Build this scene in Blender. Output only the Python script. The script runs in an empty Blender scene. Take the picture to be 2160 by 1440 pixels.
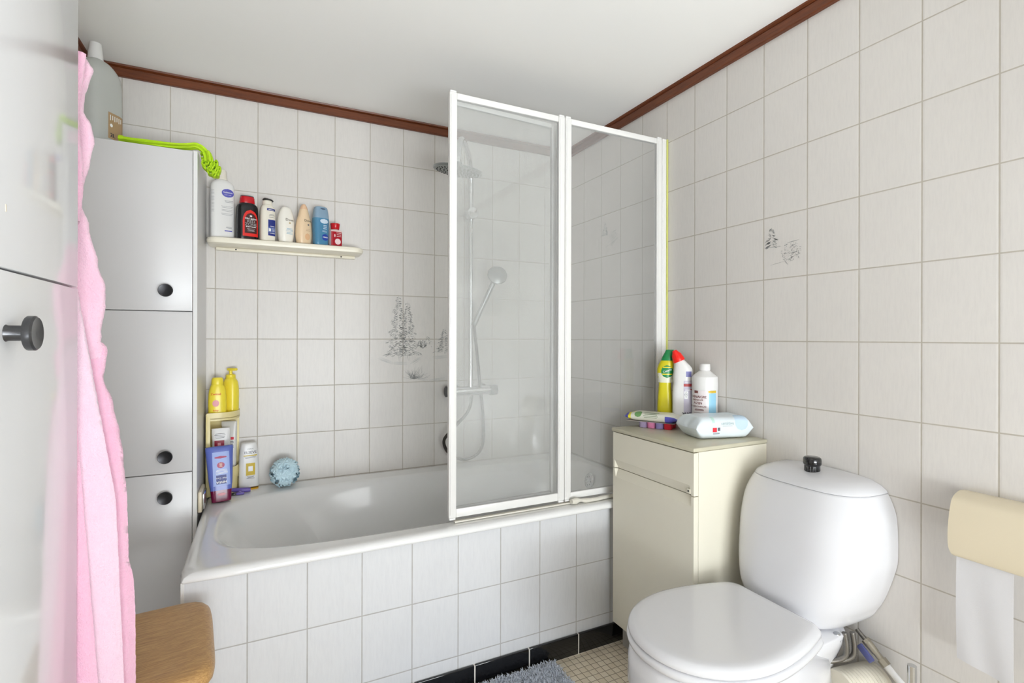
import bpy, bmesh, math, random
from mathutils import Vector, Matrix
random.seed(7)
SC = bpy.context.scene
COL = SC.collection
PI = math.pi
CZ = 1.136                      # eye height of the photographer above the floor
XL, XR, YB, YR = -0.58, 1.4662, 2.3553, -1.30   # left / right / back / rear wall faces
CEIL = CZ + 1.004

# ------------------------------------------------------------------ helpers
def lin(c):
    r = []
    for v in c:
        v /= 255.0
        r.append(v / 12.92 if v <= 0.04045 else ((v + 0.055) / 1.055) ** 2.4)
    return (r[0], r[1], r[2], 1.0)

class NT:
    def __init__(s, name):
        s.m = bpy.data.materials.new(name); s.m.use_nodes = True
        s.t = s.m.node_tree; s.t.nodes.clear()
        s.out = s.t.nodes.new('ShaderNodeOutputMaterial')
    def n(s, typ, **kw):
        nd = s.t.nodes.new(typ)
        for k, v in kw.items():
            if k in nd.inputs.keys() if isinstance(k, str) else False: nd.inputs[k].default_value = v
            else: setattr(nd, k, v)
        return nd
    def l(s, a, b): s.t.links.new(a, b)
    def val(s, sock, v):
        if hasattr(v, 'is_output') or isinstance(v, bpy.types.NodeSocket): s.l(v, sock)
        else: sock.default_value = v
    def math(s, op, a, b=None, c=None):
        nd = s.t.nodes.new('ShaderNodeMath'); nd.operation = op
        s.val(nd.inputs[0], a)
        if b is not None: s.val(nd.inputs[1], b)
        if c is not None: s.val(nd.inputs[2], c)
        return nd.outputs[0]
    def mix(s, f, a, b, blend='MIX'):
        nd = s.t.nodes.new('ShaderNodeMix'); nd.data_type = 'RGBA'; nd.blend_type = blend
        s.val(nd.inputs[0], f); s.val(nd.inputs[6], a); s.val(nd.inputs[7], b)
        return nd.outputs[2]
    def coord(s): return s.t.nodes.new('ShaderNodeTexCoord').outputs['Object']
    def noise(s, vec, scale, detail=3.0, rough=0.55, vscale=None):
        if vscale:
            mp = s.t.nodes.new('ShaderNodeMapping'); mp.inputs['Scale'].default_value = vscale
            s.l(vec, mp.inputs['Vector']); vec = mp.outputs[0]
        nd = s.t.nodes.new('ShaderNodeTexNoise')
        nd.inputs['Scale'].default_value = scale; nd.inputs['Detail'].default_value = detail
        nd.inputs['Roughness'].default_value = rough
        s.l(vec, nd.inputs['Vector']); return nd.outputs['Fac']
    def ramp(s, f, a, b, lo=0.0, hi=1.0):
        nd = s.t.nodes.new('ShaderNodeMapRange'); nd.clamp = True
        s.val(nd.inputs[0], f)
        nd.inputs[1].default_value = a; nd.inputs[2].default_value = b
        nd.inputs[3].default_value = lo; nd.inputs[4].default_value = hi
        return nd.outputs[0]
    def bsdf(s, col, rough=0.5, metal=0.0, spec=0.5, coat=0.0, sheen=0.0, bump=None, bstr=0.2, bdist=0.002, trans=0.0):
        p = s.t.nodes.new('ShaderNodeBsdfPrincipled')
        s.val(p.inputs['Base Color'], col); s.val(p.inputs['Roughness'], rough)
        p.inputs['Metallic'].default_value = metal
        p.inputs['Specular IOR Level'].default_value = spec
        p.inputs['Coat Weight'].default_value = coat; p.inputs['Coat Roughness'].default_value = 0.05
        p.inputs['Sheen Weight'].default_value = sheen
        p.inputs['Transmission Weight'].default_value = trans
        if bump is not None:
            b = s.t.nodes.new('ShaderNodeBump'); b.inputs['Strength'].default_value = bstr
            b.inputs['Distance'].default_value = bdist
            s.l(bump, b.inputs['Height']); s.l(b.outputs[0], p.inputs['Normal'])
        return p
    def done(s, sh):
        s.l(sh.outputs[0] if hasattr(sh, 'outputs') else sh, s.out.inputs['Surface']); return s.m

_mc = {}
def M(name, c=(200, 200, 200), rough=0.4, metal=0.0, var=0.04, scale=30.0, spec=0.5, coat=0.0, sheen=0.0, bstr=0.0, bscale=200.0, trans=0.0):
    """plain procedural material: base colour with a little noise in tone, optional fine bump"""
    if name in _mc: return _mc[name]
    t = NT(name); v = t.coord()
    f = t.noise(v, scale)
    a = lin(c); k = 1 - var
    b = (a[0] * k, a[1] * k, a[2] * k, 1)
    col = t.mix(f, b, a)
    bump = t.noise(v, bscale, 2.0) if bstr else None
    _mc[name] = t.done(t.bsdf(col, rough, metal, spec, coat, sheen, bump, bstr, 0.002, trans))
    return _mc[name]

def tile_mat(name, axis, u0, z0, base=(219, 215, 210), grout=(190, 183, 172), tw=0.15, th=0.2, gw=0.0031, rough=0.34):
    t = NT(name); v = t.coord()
    sp = t.n('ShaderNodeSeparateXYZ'); t.l(v, sp.inputs[0])
    U = t.math('DIVIDE', t.math('SUBTRACT', sp.outputs[axis], u0), tw)
    V = t.math('DIVIDE', t.math('SUBTRACT', sp.outputs[2], z0), th)
    fu, fv = t.math('FRACT', U), t.math('FRACT', V)
    du = t.math('MULTIPLY', t.math('MINIMUM', fu, t.math('SUBTRACT', 1.0, fu)), tw)
    dv = t.math('MULTIPLY', t.math('MINIMUM', fv, t.math('SUBTRACT', 1.0, fv)), th)
    d = t.math('MINIMUM', du, dv)
    wob = t.noise(v, 60.0, 2.0)
    d = t.math('ADD', d, t.math('MULTIPLY', t.math('SUBTRACT', wob, 0.5), 0.0009))
    mask = t.ramp(d, gw / 2 - 0.0004, gw / 2 + 0.0006)
    # every tile a hair different, with fine upright fibres in the glaze
    cx = t.n('ShaderNodeCombineXYZ'); t.l(t.math('FLOOR', U), cx.inputs[0]); t.l(t.math('FLOOR', V), cx.inputs[1])
    wn = t.n('ShaderNodeTexWhiteNoise'); wn.noise_dimensions = '3D'; t.l(cx.outputs[0], wn.inputs['Vector'])
    sc = (1, 1, 0.09)
    fib = t.noise(v, 150.0, 5.0, 0.7, (1, 1, 0.14))
    cloud = t.noise(v, 9.0, 3.0)
    a = lin(base); b = lin((base[0] - 10, base[1] - 10, base[2] - 9))
    f = t.math('ADD', t.math('MULTIPLY', t.ramp(fib, 0.42, 0.72), 0.55), t.math('MULTIPLY', cloud, 0.45))
    tc = t.mix(f, a, b)
    tc = t.mix(t.math('MULTIPLY', wn.outputs['Value'], 0.10), tc, lin((base[0] - 26, base[1] - 27, base[2] - 30)))
    g2 = t.mix(t.noise(v, 14.0), lin(grout), lin((grout[0] - 22, grout[1] - 22, grout[2] - 24)))
    col = t.mix(mask, g2, tc)
    rg = t.math('ADD', t.math('MULTIPLY', mask, rough - 0.8), 0.8)
    rg = t.math('ADD', rg, t.math('MULTIPLY', fib, 0.08))
    hgt = t.math('ADD', t.ramp(d, gw / 2 - 0.0006, gw / 2 + 0.004), t.math('MULTIPLY', fib, 0.05))
    return t.done(t.bsdf(col, rg, bump=hgt, bstr=0.22, bdist=0.0015))

def mosaic_mat():
    t = NT('floor mosaic'); v = t.coord()
    sp = t.n('ShaderNodeSeparateXYZ'); t.l(v, sp.inputs[0])
    U = t.math('DIVIDE', sp.outputs[0], 0.0255); V = t.math('DIVIDE', sp.outputs[1], 0.0255)
    fu, fv = t.math('FRACT', U), t.math('FRACT', V)
    d = t.math('MINIMUM', t.math('MINIMUM', fu, t.math('SUBTRACT', 1.0, fu)), t.math('MINIMUM', fv, t.math('SUBTRACT', 1.0, fv)))
    mask = t.ramp(d, 0.025, 0.055)
    cx = t.n('ShaderNodeCombineXYZ'); t.l(t.math('FLOOR', U), cx.inputs[0]); t.l(t.math('FLOOR', V), cx.inputs[1])
    wn = t.n('ShaderNodeTexWhiteNoise'); wn.noise_dimensions = '3D'; t.l(cx.outputs[0], wn.inputs['Vector'])
    tc = t.mix(wn.outputs['Value'], lin((238, 228, 208)), lin((222, 209, 186)))
    tc = t.mix(t.math('MULTIPLY', t.noise(v, 120.0), 0.5), tc, lin((206, 194, 172)))
    col = t.mix(mask, lin((138, 122, 100)), tc)
    return t.done(t.bsdf(col, 0.45, bump=mask, bstr=0.4, bdist=0.001))

def wood_mat(name, c1, c2, axis_scale, rough=0.4, scale=18.0):
    t = NT(name); v = t.coord()
    g = t.noise(v, scale, 5.0, 0.6, axis_scale)
    g2 = t.noise(v, scale * 3.1, 4.0, 0.7, axis_scale)
    f = t.math('ADD', t.math('MULTIPLY', t.ramp(g, 0.3, 0.7), 0.6), t.math('MULTIPLY', t.ramp(g2, 0.35, 0.65), 0.4))
    return t.done(t.bsdf(t.mix(f, lin(c1), lin(c2)), rough, bump=g2, bstr=0.15))

# ---- bmesh shapes
def rbox(bm, lo, hi, r=0.0, seg=2):
    lo, hi = Vector(lo), Vector(hi)
    c = (lo + hi) / 2; s = hi - lo
    res = bmesh.ops.create_cube(bm, size=1.0, matrix=Matrix.Translation(c) @ Matrix.Diagonal((s.x, s.y, s.z, 1)))
    if r > 0:
        es = list({e for vv in res['verts'] for e in vv.link_edges})
        bmesh.ops.bevel(bm, geom=es, offset=min(r, min(s) * 0.49), segments=seg, affect='EDGES', profile=0.5)
    return bm

def loft(bm, loops, cap0=True, cap1=True, closed=True):
    rows = [[bm.verts.new(p) for p in lp] for lp in loops]
    n = len(rows[0])
    for i in range(len(rows) - 1):
        for j in range(n if closed else n - 1):
            k = (j + 1) % n
            try: bm.faces.new((rows[i][j], rows[i][k], rows[i + 1][k], rows[i + 1][j]))
            except ValueError: pass
    if closed and cap0: bm.faces.new(list(reversed(rows[0])))
    if closed and cap1: bm.faces.new(rows[-1])
    return rows

def sell(cx, cy, hx, hy, n=2.0, N=48, z=0.0, angs=None):
    """superellipse loop at height z, by polar angle"""
    out = []
    for i in range(N):
        a = 2 * PI * i / N if angs is None else angs[i]
        c, s = math.cos(a), math.sin(a)
        r = ((abs(c) / hx) ** n + (abs(s) / hy) ** n) ** (-1.0 / n)
        out.append(Vector((cx + r * c, cy + r * s, z)))
    return out

def lathe(bm, prof, N=32, c=(0, 0, 0), cap0=True, cap1=True):
    c = Vector(c)
    return loft(bm, [[c + Vector((r * math.cos(2 * PI * i / N), r * math.sin(2 * PI * i / N), z)) for i in range(N)] for r, z in prof], cap0, cap1)

def catmull(pts, m=8):
    pts = [Vector(p) for p in pts]
    P = [pts[0]] + pts + [pts[-1]]; out = []
    for i in range(1, len(P) - 2):
        a, b, c, d = P[i - 1], P[i], P[i + 1], P[i + 2]
        for k in range(m):
            t = k / m
            out.append(0.5 * ((2 * b) + (c - a) * t + (2 * a - 5 * b + 4 * c - d) * t * t + (3 * b - a - 3 * c + d) * t ** 3))
    out.append(pts[-1]); return out

def tube(bm, pts, r, N=12, cap=True, rfun=None):
    pts = [Vector(p) for p in pts]; loops = []
    up = Vector((0, 0, 1)); t0 = (pts[1] - pts[0]).normalized()
    nrm = t0.cross(up)
    if nrm.length < 1e-3: nrm = t0.cross(Vector((1, 0, 0)))
    nrm.normalize()
    for i, p in enumerate(pts):
        t = (pts[min(i + 1, len(pts) - 1)] - pts[max(i - 1, 0)]).normalized()
        nrm = (nrm - t * nrm.dot(t)).normalized(); b = t.cross(nrm)
        rr = rfun(i) if rfun else r
        loops.append([p + (nrm * math.cos(2 * PI * k / N) + b * math.sin(2 * PI * k / N)) * rr for k in range(N)])
    loft(bm, loops, cap, cap)
    return bm

def xform(bm, mat, geom=None):
    bmesh.ops.transform(bm, matrix=mat, verts=geom or bm.verts)
    return bm

def obj(name, bm, m, parent=None, smooth=True, world=False, ang=40):
    """link a bmesh as ONE mesh object; world=True: its points are room coordinates"""
    bmesh.ops.recalc_face_normals(bm, faces=bm.faces)
    if world and parent is not None:
        bmesh.ops.transform(bm, matrix=wm(parent).inverted(), verts=bm.verts)
    me = bpy.data.meshes.new(name); bm.to_mesh(me); bm.free()
    if isinstance(m, (list, tuple)):
        for x in m: me.materials.append(x)
    else: me.materials.append(m)
    if smooth:
        me.polygons.foreach_set('use_smooth', [True] * len(me.polygons))
        try: me.set_sharp_from_angle(angle=math.radians(ang))
        except Exception: pass
    o = bpy.data.objects.new(name, me); COL.objects.link(o)
    if parent is not None: o.parent = parent
    return o

def wm(o):
    m = o.matrix_basis.copy(); p = o.parent
    while p is not None: m = p.matrix_basis @ m; p = p.parent
    return m

def thing(name, label, cat, loc=(0, 0, 0), rz=0.0, group=None):
    o = bpy.data.objects.new(name, None); o.empty_display_size = 0.05
    o.location = loc; o.rotation_euler = (0, 0, rz)
    COL.objects.link(o); o['label'] = label; o['category'] = cat
    if group: o['group'] = group
    return o
def tag(o, label, cat, group=None):
    o['label'] = label; o['category'] = cat
    if group: o['group'] = group
    return o
def struct(name, bm, m, parent=None, **k):
    o = obj(name, bm, m, parent, **k); o['kind'] = 'structure'; return o
def BM(): return bmesh.new()

# ---- lettering
def text_geo(s, size):
    cu = bpy.data.curves.new('lettering', 'FONT'); cu.body = s; cu.size = size; cu.align_x = 'CENTER'; cu.align_y = 'CENTER'
    cu.resolution_u = 2
    ob = bpy.data.objects.new('lettering', cu); me = ob.to_mesh()
    vs = [(v.co.x, v.co.y) for v in me.vertices]; fs = [tuple(p.vertices) for p in me.polygons]
    ob.to_mesh_clear(); bpy.data.objects.remove(ob); bpy.data.curves.remove(cu)
    return vs, fs
def add_text(bm, s, size, x, z, surf, rot=0.0, sx=1.0, bold=0.0):
    vs, fs = text_geo(s, size); c, q = math.cos(rot), math.sin(rot)
    for off in ([0.0] if not bold else [-bold, 0.0, bold]):
        bv = [bm.verts.new(surf(x + (u * sx + off) * c - v * q, z + (u * sx + off) * q + v * c)) for u, v in vs]
        for f in fs:
            try: bm.faces.new([bv[i] for i in f])
            except ValueError: pass
def add_patch(bm, x0, x1, z0, z1, surf, nx=10, nz=8, shape='rect', top=None):
    """a printed patch that follows surf(x,z): rect, ellipse, or arch"""
    rows = []
    for j in range(nz + 1):
        fz = j / nz; z = z0 + (z1 - z0) * fz
        a, b = x0, x1
        if shape == 'ellipse':
            k = math.sqrt(max(0.0, 1 - (2 * fz - 1) ** 2)); m = (x0 + x1) / 2; h = (x1 - x0) / 2 * max(k, 0.02); a, b = m - h, m + h
        elif shape == 'arch':
            k = 1.0 if fz < 0.55 else math.sqrt(max(0.0004, 1 - ((fz - 0.55) / 0.45) ** 2)); m = (x0 + x1) / 2; h = (x1 - x0) / 2 * k; a, b = m - h, m + h
        rows.append([bm.verts.new(surf(a + (b - a) * i / nx, z)) for i in range(nx + 1)])
    for j in range(nz):
        for i in range(nx): bm.faces.new((rows[j][i], rows[j][i + 1], rows[j + 1][i + 1], rows[j + 1][i]))
def add_lines(bm, x0, x1, zs, surf, h=0.0012, jag=0.3):
    """rows of print too small to read"""
    for z in zs:
        k = (x1 - x0) * jag * random.random() * 0.5
        add_patch(bm, x0 + k, x1 - k, z, z + h, surf, 6, 1)

class Body:
    """bottle body: control sections (z, half width, half depth, squareness, x shift) smoothed along z"""
    def __init__(s, ctrl, m=6, N=56):
        s.sec = []
        V = [Vector((c[1], c[2], c[0])) for c in ctrl]; W = [Vector((c[3], c[4] if len(c) > 4 else 0, 0)) for c in ctrl]
        a, b = catmull(V, m), catmull(W, m)
        for p, q in zip(a, b): s.sec.append((p.z, max(p.x, 0.0008), max(p.y, 0.0008), max(q.x, 1.6), q.y))
        s.N = N
    def bm(s, z0=-1, z1=99):
        b = BM(); loft(b, [sell(c[4], 0, c[1], c[2], c[3], s.N, c[0]) for c in s.sec if z0 - 1e-6 <= c[0] <= z1 + 1e-6]); return b
    def at(s, z):
        S = s.sec
        if z <= S[0][0]: return S[0]
        for i in range(len(S) - 1):
            if S[i][0] <= z <= S[i + 1][0] and S[i + 1][0] > S[i][0]:
                k = (z - S[i][0]) / (S[i + 1][0] - S[i][0])
                return tuple(S[i][j] * (1 - k) + S[i + 1][j] * k for j in range(5))
        return S[-1]
    def surf(s, eps=0.0006, side=-1):
        def f(x, z):
            c = s.at(z); k = min(0.985, abs(x - c[4]) / c[1])
            y = c[2] * (1 - k ** c[3]) ** (1 / c[3])
            nx = (x - c[4]) / c[1] ** 2; ny = y / c[2] ** 2; L = math.hypot(nx, ny) or 1
            return Vector((x + eps * nx / L, side * (y + eps * ny / L), z))
        return f

# ------------------------------------------------------------------ materials
m_white_paint = M('ceiling paint', (250, 249, 246), 0.7, var=0.015, scale=2.5)
m_lam = M('white laminate', (230, 230, 231), 0.12, var=0.02, scale=4, coat=0.25)
m_lam2 = M('grey white laminate', (213, 212, 212), 0.3, var=0.02, scale=4)
m_lamedge = M('white laminate edge', (230, 230, 228), 0.35, var=0.02)
m_dark = M('dark hardware', (70, 68, 66), 0.8)  # dark grey of the screw heads and the lock
m_knob = M('black anodised knob', (58, 58, 60), 0.32, 0.7, 0.1)
m_ceramic = M('white glazed ceramic', (219, 219, 222), 0.14, var=0.012, scale=3, coat=0.12)
m_enamel = M('bath enamel', (234, 234, 233), 0.13, var=0.02, scale=5, coat=0.3)
m_frame = M('white lacquered aluminium', (229, 228, 225), 0.3, var=0.03, scale=12)
m_cream = M('cream laminate', (226, 221, 204), 0.26, var=0.03, scale=5)
m_creamtop = M('cream top grazing tone', (200, 195, 172), 0.3, var=0.16, scale=14)  # grey-olive of grazing reflection painted into the top's colour
m_shelf = M('ivory plastic', (240, 234, 216), 0.3, var=0.05, scale=14)
m_caddy = M('yellowed plastic', (232, 217, 158), 0.35, var=0.06, scale=25)
m_beige = M('beige plastic', (224, 212, 186), 0.32, var=0.03, scale=12)
m_chrome = M('chrome', (214, 216, 218), 0.12, 1.0, 0.05)
m_steel = M('braided steel', (150, 146, 140), 0.34, 1.0, 0.45, 900, bstr=0.2, bscale=1500)
m_black = M('black plastic', (20, 20, 22), 0.16, var=0.1, coat=0.3)
m_whitep = M('white plastic', (226, 225, 223), 0.28, var=0.02)
m_ivoryp = M('ivory bottle plastic', (232, 226, 212), 0.3, var=0.03)
m_peach = M('peach bottle plastic', (236, 208, 172), 0.3, var=0.05)
m_red = M('red plastic', (196, 16, 30), 0.25, var=0.05)
m_redcap = M('bright red plastic', (238, 34, 22), 0.3, var=0.05, scale=300)
m_yellow = M('yellow plastic', (244, 224, 66), 0.3, var=0.05)
m_ink = M('grey print', (96, 96, 104), 0.5)
m_inkd = M('dark print', (48, 44, 52), 0.5)
m_blue = M('blue print', (84, 84, 178), 0.4)
m_navy = M('navy print', (34, 48, 128), 0.4)
m_wprint = M('white print', (240, 240, 240), 0.5)
m_orange = M('orange print', (226, 96, 30), 0.5)
m_redprint = M('red print', (206, 26, 50), 0.45)
m_pink = M('pink print', (236, 168, 176), 0.5)
m_green = M('green print', (24, 136, 74), 0.35)
m_paper = M('toilet paper', (214, 213, 215), 0.9, var=0.03, scale=120, bstr=0.08, bscale=300)

def glass_film():
    """clear shower glass under a dried film of limescale and soap"""
    t = NT('scaled shower glass'); v = t.coord()
    sp = t.n('ShaderNodeSeparateXYZ'); t.l(v, sp.inputs[0])
    fine = t.noise(v, 420.0, 2.0); big = t.noise(v, 3.0, 3.0); run = t.noise(v, 40.0, 3.0, 0.5, (1, 1, 0.05))
    f = t.math('ADD', t.math('MULTIPLY', t.ramp(fine, 0.35, 0.65), 0.09), t.math('MULTIPLY', big, 0.08))
    f = t.math('ADD', f, t.math('MULTIPLY', run, 0.04))
    f = t.math('ADD', f, 0.045)
    tr = t.n('ShaderNodeBsdfTransparent'); tr.inputs[0].default_value = (0.99, 0.995, 0.99, 1)
    df = t.n('ShaderNodeBsdfDiffuse'); df.inputs[0].default_value = (0.97, 0.965, 0.945, 1)
    tl = t.n('ShaderNodeBsdfTranslucent'); tl.inputs[0].default_value = (0.97, 0.965, 0.945, 1)
    m0 = t.n('ShaderNodeMixShader'); m0.inputs[0].default_value = 0.28; t.l(df.outputs[0], m0.inputs[1]); t.l(tl.outputs[0], m0.inputs[2])
    m1 = t.n('ShaderNodeMixShader'); t.l(f, m1.inputs[0]); t.l(tr.outputs[0], m1.inputs[1]); t.l(m0.outputs[0], m1.inputs[2])
    gl = t.n('ShaderNodeBsdfGlossy'); gl.inputs['Roughness'].default_value = 0.0
    fr = t.n('ShaderNodeFresnel'); fr.inputs[0].default_value = 1.4
    m2 = t.n('ShaderNodeMixShader'); t.l(fr.outputs[0], m2.inputs[0]); t.l(m1.outputs[0], m2.inputs[1]); t.l(gl.outputs[0], m2.inputs[2])
    return t.done(m2)
m_glass = glass_film()

def jug_mat():
    t = NT('milky polyethylene'); v = t.coord()
    df = t.bsdf(t.mix(t.noise(v, 12.0), lin((232, 234, 230)), lin((222, 225, 222))), 0.28)
    tl = t.n('ShaderNodeBsdfTranslucent'); tl.inputs[0].default_value = lin((222, 224, 220))
    mx = t.n('ShaderNodeMixShader'); mx.inputs[0].default_value = 0.45
    t.l(df.outputs[0], mx.inputs[1]); t.l(tl.outputs[0], mx.inputs[2]); return t.done(mx)
m_jug = jug_mat()

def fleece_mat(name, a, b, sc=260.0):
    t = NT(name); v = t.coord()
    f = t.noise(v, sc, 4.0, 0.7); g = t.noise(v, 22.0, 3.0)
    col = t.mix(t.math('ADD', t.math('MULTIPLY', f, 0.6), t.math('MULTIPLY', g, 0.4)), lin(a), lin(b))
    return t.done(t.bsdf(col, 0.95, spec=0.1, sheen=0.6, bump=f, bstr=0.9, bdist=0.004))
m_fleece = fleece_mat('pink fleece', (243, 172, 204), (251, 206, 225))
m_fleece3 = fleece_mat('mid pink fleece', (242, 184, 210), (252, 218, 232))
m_fleece2 = fleece_mat('pale pink fleece', (244, 198, 221), (252, 225, 238))  # paler pink: other face of the fleece, with flash light painted in
m_mat = fleece_mat('blue grey pile', (190, 199, 217), (226, 232, 241))
m_lime = M('lime microfibre', (196, 234, 34), 0.75, var=0.16, scale=400, bstr=0.4, bscale=900)
m_loofah = M('pale blue netting', (198, 224, 234), 0.6, var=0.06, scale=90)
m_liquid = M('blue shower gel', (84, 146, 184), 0.14, var=0.06, scale=20, trans=0.15)
m_clearblue = M('pale blue plastic', (150, 180, 204), 0.18, var=0.06, trans=0.2)
m_purple = M('purple plastic', (110, 92, 176), 0.3, var=0.05)
m_peri = M('periwinkle plastic', (96, 112, 190), 0.26, var=0.05)
m_peril = M('pale blue print', (150, 170, 226), 0.35, var=0.05)
m_maroon = M('maroon plastic', (116, 18, 62), 0.22, var=0.06)
m_stoolwood = wood_mat('varnished oak', (140, 96, 50), (216, 174, 114), (1.6, 26, 26), 0.38, 14)
m_trimwood_x = wood_mat('mahogany stained pine', (82, 38, 15), (120, 62, 28), (1.0, 14, 14), 0.42, 10)
m_trimwood_y = wood_mat('mahogany stained pine lengthwise', (82, 38, 15), (120, 62, 28), (14, 1.0, 14), 0.42, 10)

# ------------------------------------------------------------------ the room
T = 0.06
ZB = CZ - 0.008                                        # grout line at eye level
m_tile_back = tile_mat('back wall tiles', 0, -0.473, ZB)
m_tile_right = tile_mat('right wall tiles', 1, 1.1418, CZ - 0.0096)
m_tile_left = tile_mat('left wall tiles', 1, 1.1418, ZB)
m_tile_rear = tile_mat('rear wall tiles', 0, -0.473, ZB)
m_tile_bath = tile_mat('bath panel tiles', 0, -0.0382, CZ - 0.824, base=(218, 219, 221), grout=(184, 182, 180))
bm = BM(); rbox(bm, (XL - T, YR - T, -0.05), (XR + T, YB + T, 0)); struct('floor', bm, mosaic_mat(), smooth=False)
bm = BM(); rbox(bm, (XL - T, YR - T, CEIL), (XR + T, YB + T, CEIL + 0.05)); struct('ceiling', bm, m_white_paint, smooth=False)
bm = BM(); rbox(bm, (XL - T, YB, 0), (XR + T, YB + T, CEIL)); wall_back = struct('wall_back', bm, m_tile_back, smooth=False)
bm = BM(); rbox(bm, (XL - T, YR, 0), (XL, YB, CEIL)); struct('wall_left', bm, m_tile_left, smooth=False)
# right wall with the opening of the small window (beside / behind the camera)
WY0, WY1, WZ0, WZ1 = -0.95, -0.14, CZ + 0.19, CZ + 0.47
bm = BM()
rbox(bm, (XR, WY1, 0), (XR + T, YB, CEIL)); rbox(bm, (XR, YR, 0), (XR + T, WY0, CEIL))
rbox(bm, (XR, WY0, 0), (XR + T, WY1, WZ0)); rbox(bm, (XR, WY0, WZ1), (XR + T, WY1, CEIL))
wall_right = struct('wall_right', bm, m_tile_right, smooth=False)
# rear wall, unseen; full-height glazed door added to let light reach the ceiling
RX0, RX1, RZ0, RZ1 = -0.25, 1.25, 0.10, 2.0
bm = BM()
rbox(bm, (XL - T, YR - T, 0), (RX0, YR, CEIL)); rbox(bm, (RX1, YR - T, 0), (XR + T, YR, CEIL))
rbox(bm, (RX0, YR - T, 0), (RX1, YR, RZ0)); rbox(bm, (RX0, YR - T, RZ1), (RX1, YR, CEIL))
struct('wall_rear', bm, m_tile_rear, smooth=False)
# window frames
def win_frame(name, lo, hi, ax, bars):
    bm = BM(); w = 0.045
    (x0, y0, z0), (x1, y1, z1) = lo, hi
    if ax == 0:    # spans X
        rbox(bm, (x0, y0, z0), (x1, y1, z0 + w), .004); rbox(bm, (x0, y0, z1 - w), (x1, y1, z1), .004)
        for k in range(bars + 2):
            c = x0 + (x1 - x0 - w) * k / (bars + 1); rbox(bm, (c, y0, z0), (c + w, y1, z1), .004)
    else:
        rbox(bm, (x0, y0, z0), (x1, y1, z0 + w), .004); rbox(bm, (x0, y0, z1 - w), (x1, y1, z1), .004)
        for k in range(bars + 2):
            c = y0 + (y1 - y0 - w) * k / (bars + 1); rbox(bm, (x0, c, z0), (x1, c + w, z1), .004)
    return struct(name, bm, m_frame)
win_frame('window_1', (XR + 0.012, WY0, WZ0), (XR + 0.052, WY1, WZ1), 1, 1)
win_frame('added_door_1', (RX0, YR - 0.052, RZ0), (RX1, YR - 0.012, RZ1), 0, 1)
def clear_pane():
    t = NT('clear window glass'); v = t.coord()
    tr = t.n('ShaderNodeBsdfTransparent'); tr.inputs[0].default_value = (0.98, 0.985, 0.98, 1)
    gl = t.n('ShaderNodeBsdfGlossy'); gl.inputs['Roughness'].default_value = 0.01
    fr = t.n('ShaderNodeFresnel'); fr.inputs[0].default_value = 1.45
    mx = t.n('ShaderNodeMixShader'); t.l(t.math('MULTIPLY', fr.outputs[0], t.ramp(t.noise(v, 2.0), 0.0, 1.0, 0.9, 1.0)), mx.inputs[0])
    t.l(tr.outputs[0], mx.inputs[1]); t.l(gl.outputs[0], mx.inputs[2]); return t.done(mx)
m_pane = clear_pane()
bm = BM(); rbox(bm, (XR + 0.030, WY0 + .04, WZ0 + .04), (XR + 0.034, WY1 - .04, WZ1 - .04)); obj('window_pane', bm, m_pane, bpy.data.objects['window_1'], smooth=False)
bm = BM(); rbox(bm, (RX0 + .04, YR - 0.034, RZ0 + .04), (RX1 - .04, YR - 0.030, RZ1 - .04)); obj('added_door_pane', bm, m_pane, bpy.data.objects['added_door_1'], smooth=False)
# venetian blind in the small window
t = thing('venetian_blind', 'white venetian blind hanging in the small window on the right wall', 'blind', (XR - 0.012, (WY0 + WY1) / 2, WZ0))
bm = BM(); rbox(bm, (XR - 0.03, WY0 + .02, WZ1 - .03), (XR - 0.002, WY1 - .02, WZ1 - .002), .003); obj('headrail', bm, m_frame, t, world=True)
bm = BM()
z = WZ0 + 0.02
while z < WZ1 - 0.04:
    rbox(bm, (XR - 0.024, WY0 + .02, z), (XR - 0.006, WY1 - .02, z + 0.0085), .001); z += 0.0165
obj('slats', bm, m_frame, t, world=True)
# wooden mouldings under the ceiling
def moulding(name, p0, p1, inward, m):
    prof = [(0, -0.042), (0.012, -0.042), (0.015, -0.039), (0.015, -0.013), (0.012, -0.010), (0.020, -0.006), (0.022, -0.001), (0.022, 0), (0, 0)]
    bm = BM(); I = Vector(inward)
    loft(bm, [[Vector(p) + I * a + Vector((0, 0, CEIL + b)) for a, b in prof] for p in (p0, p1)])
    return struct(name, bm, m, smooth=False)
moulding('trim_back', (XL, YB, 0), (XR, YB, 0), (0, -1, 0), m_trimwood_x)
moulding('trim_right', (XR, YR, 0), (XR, YB, 0), (-1, 0, 0), m_trimwood_y)
moulding('trim_left', (XL, YR, 0), (XL, YB, 0), (1, 0, 0), m_trimwood_y)

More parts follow.
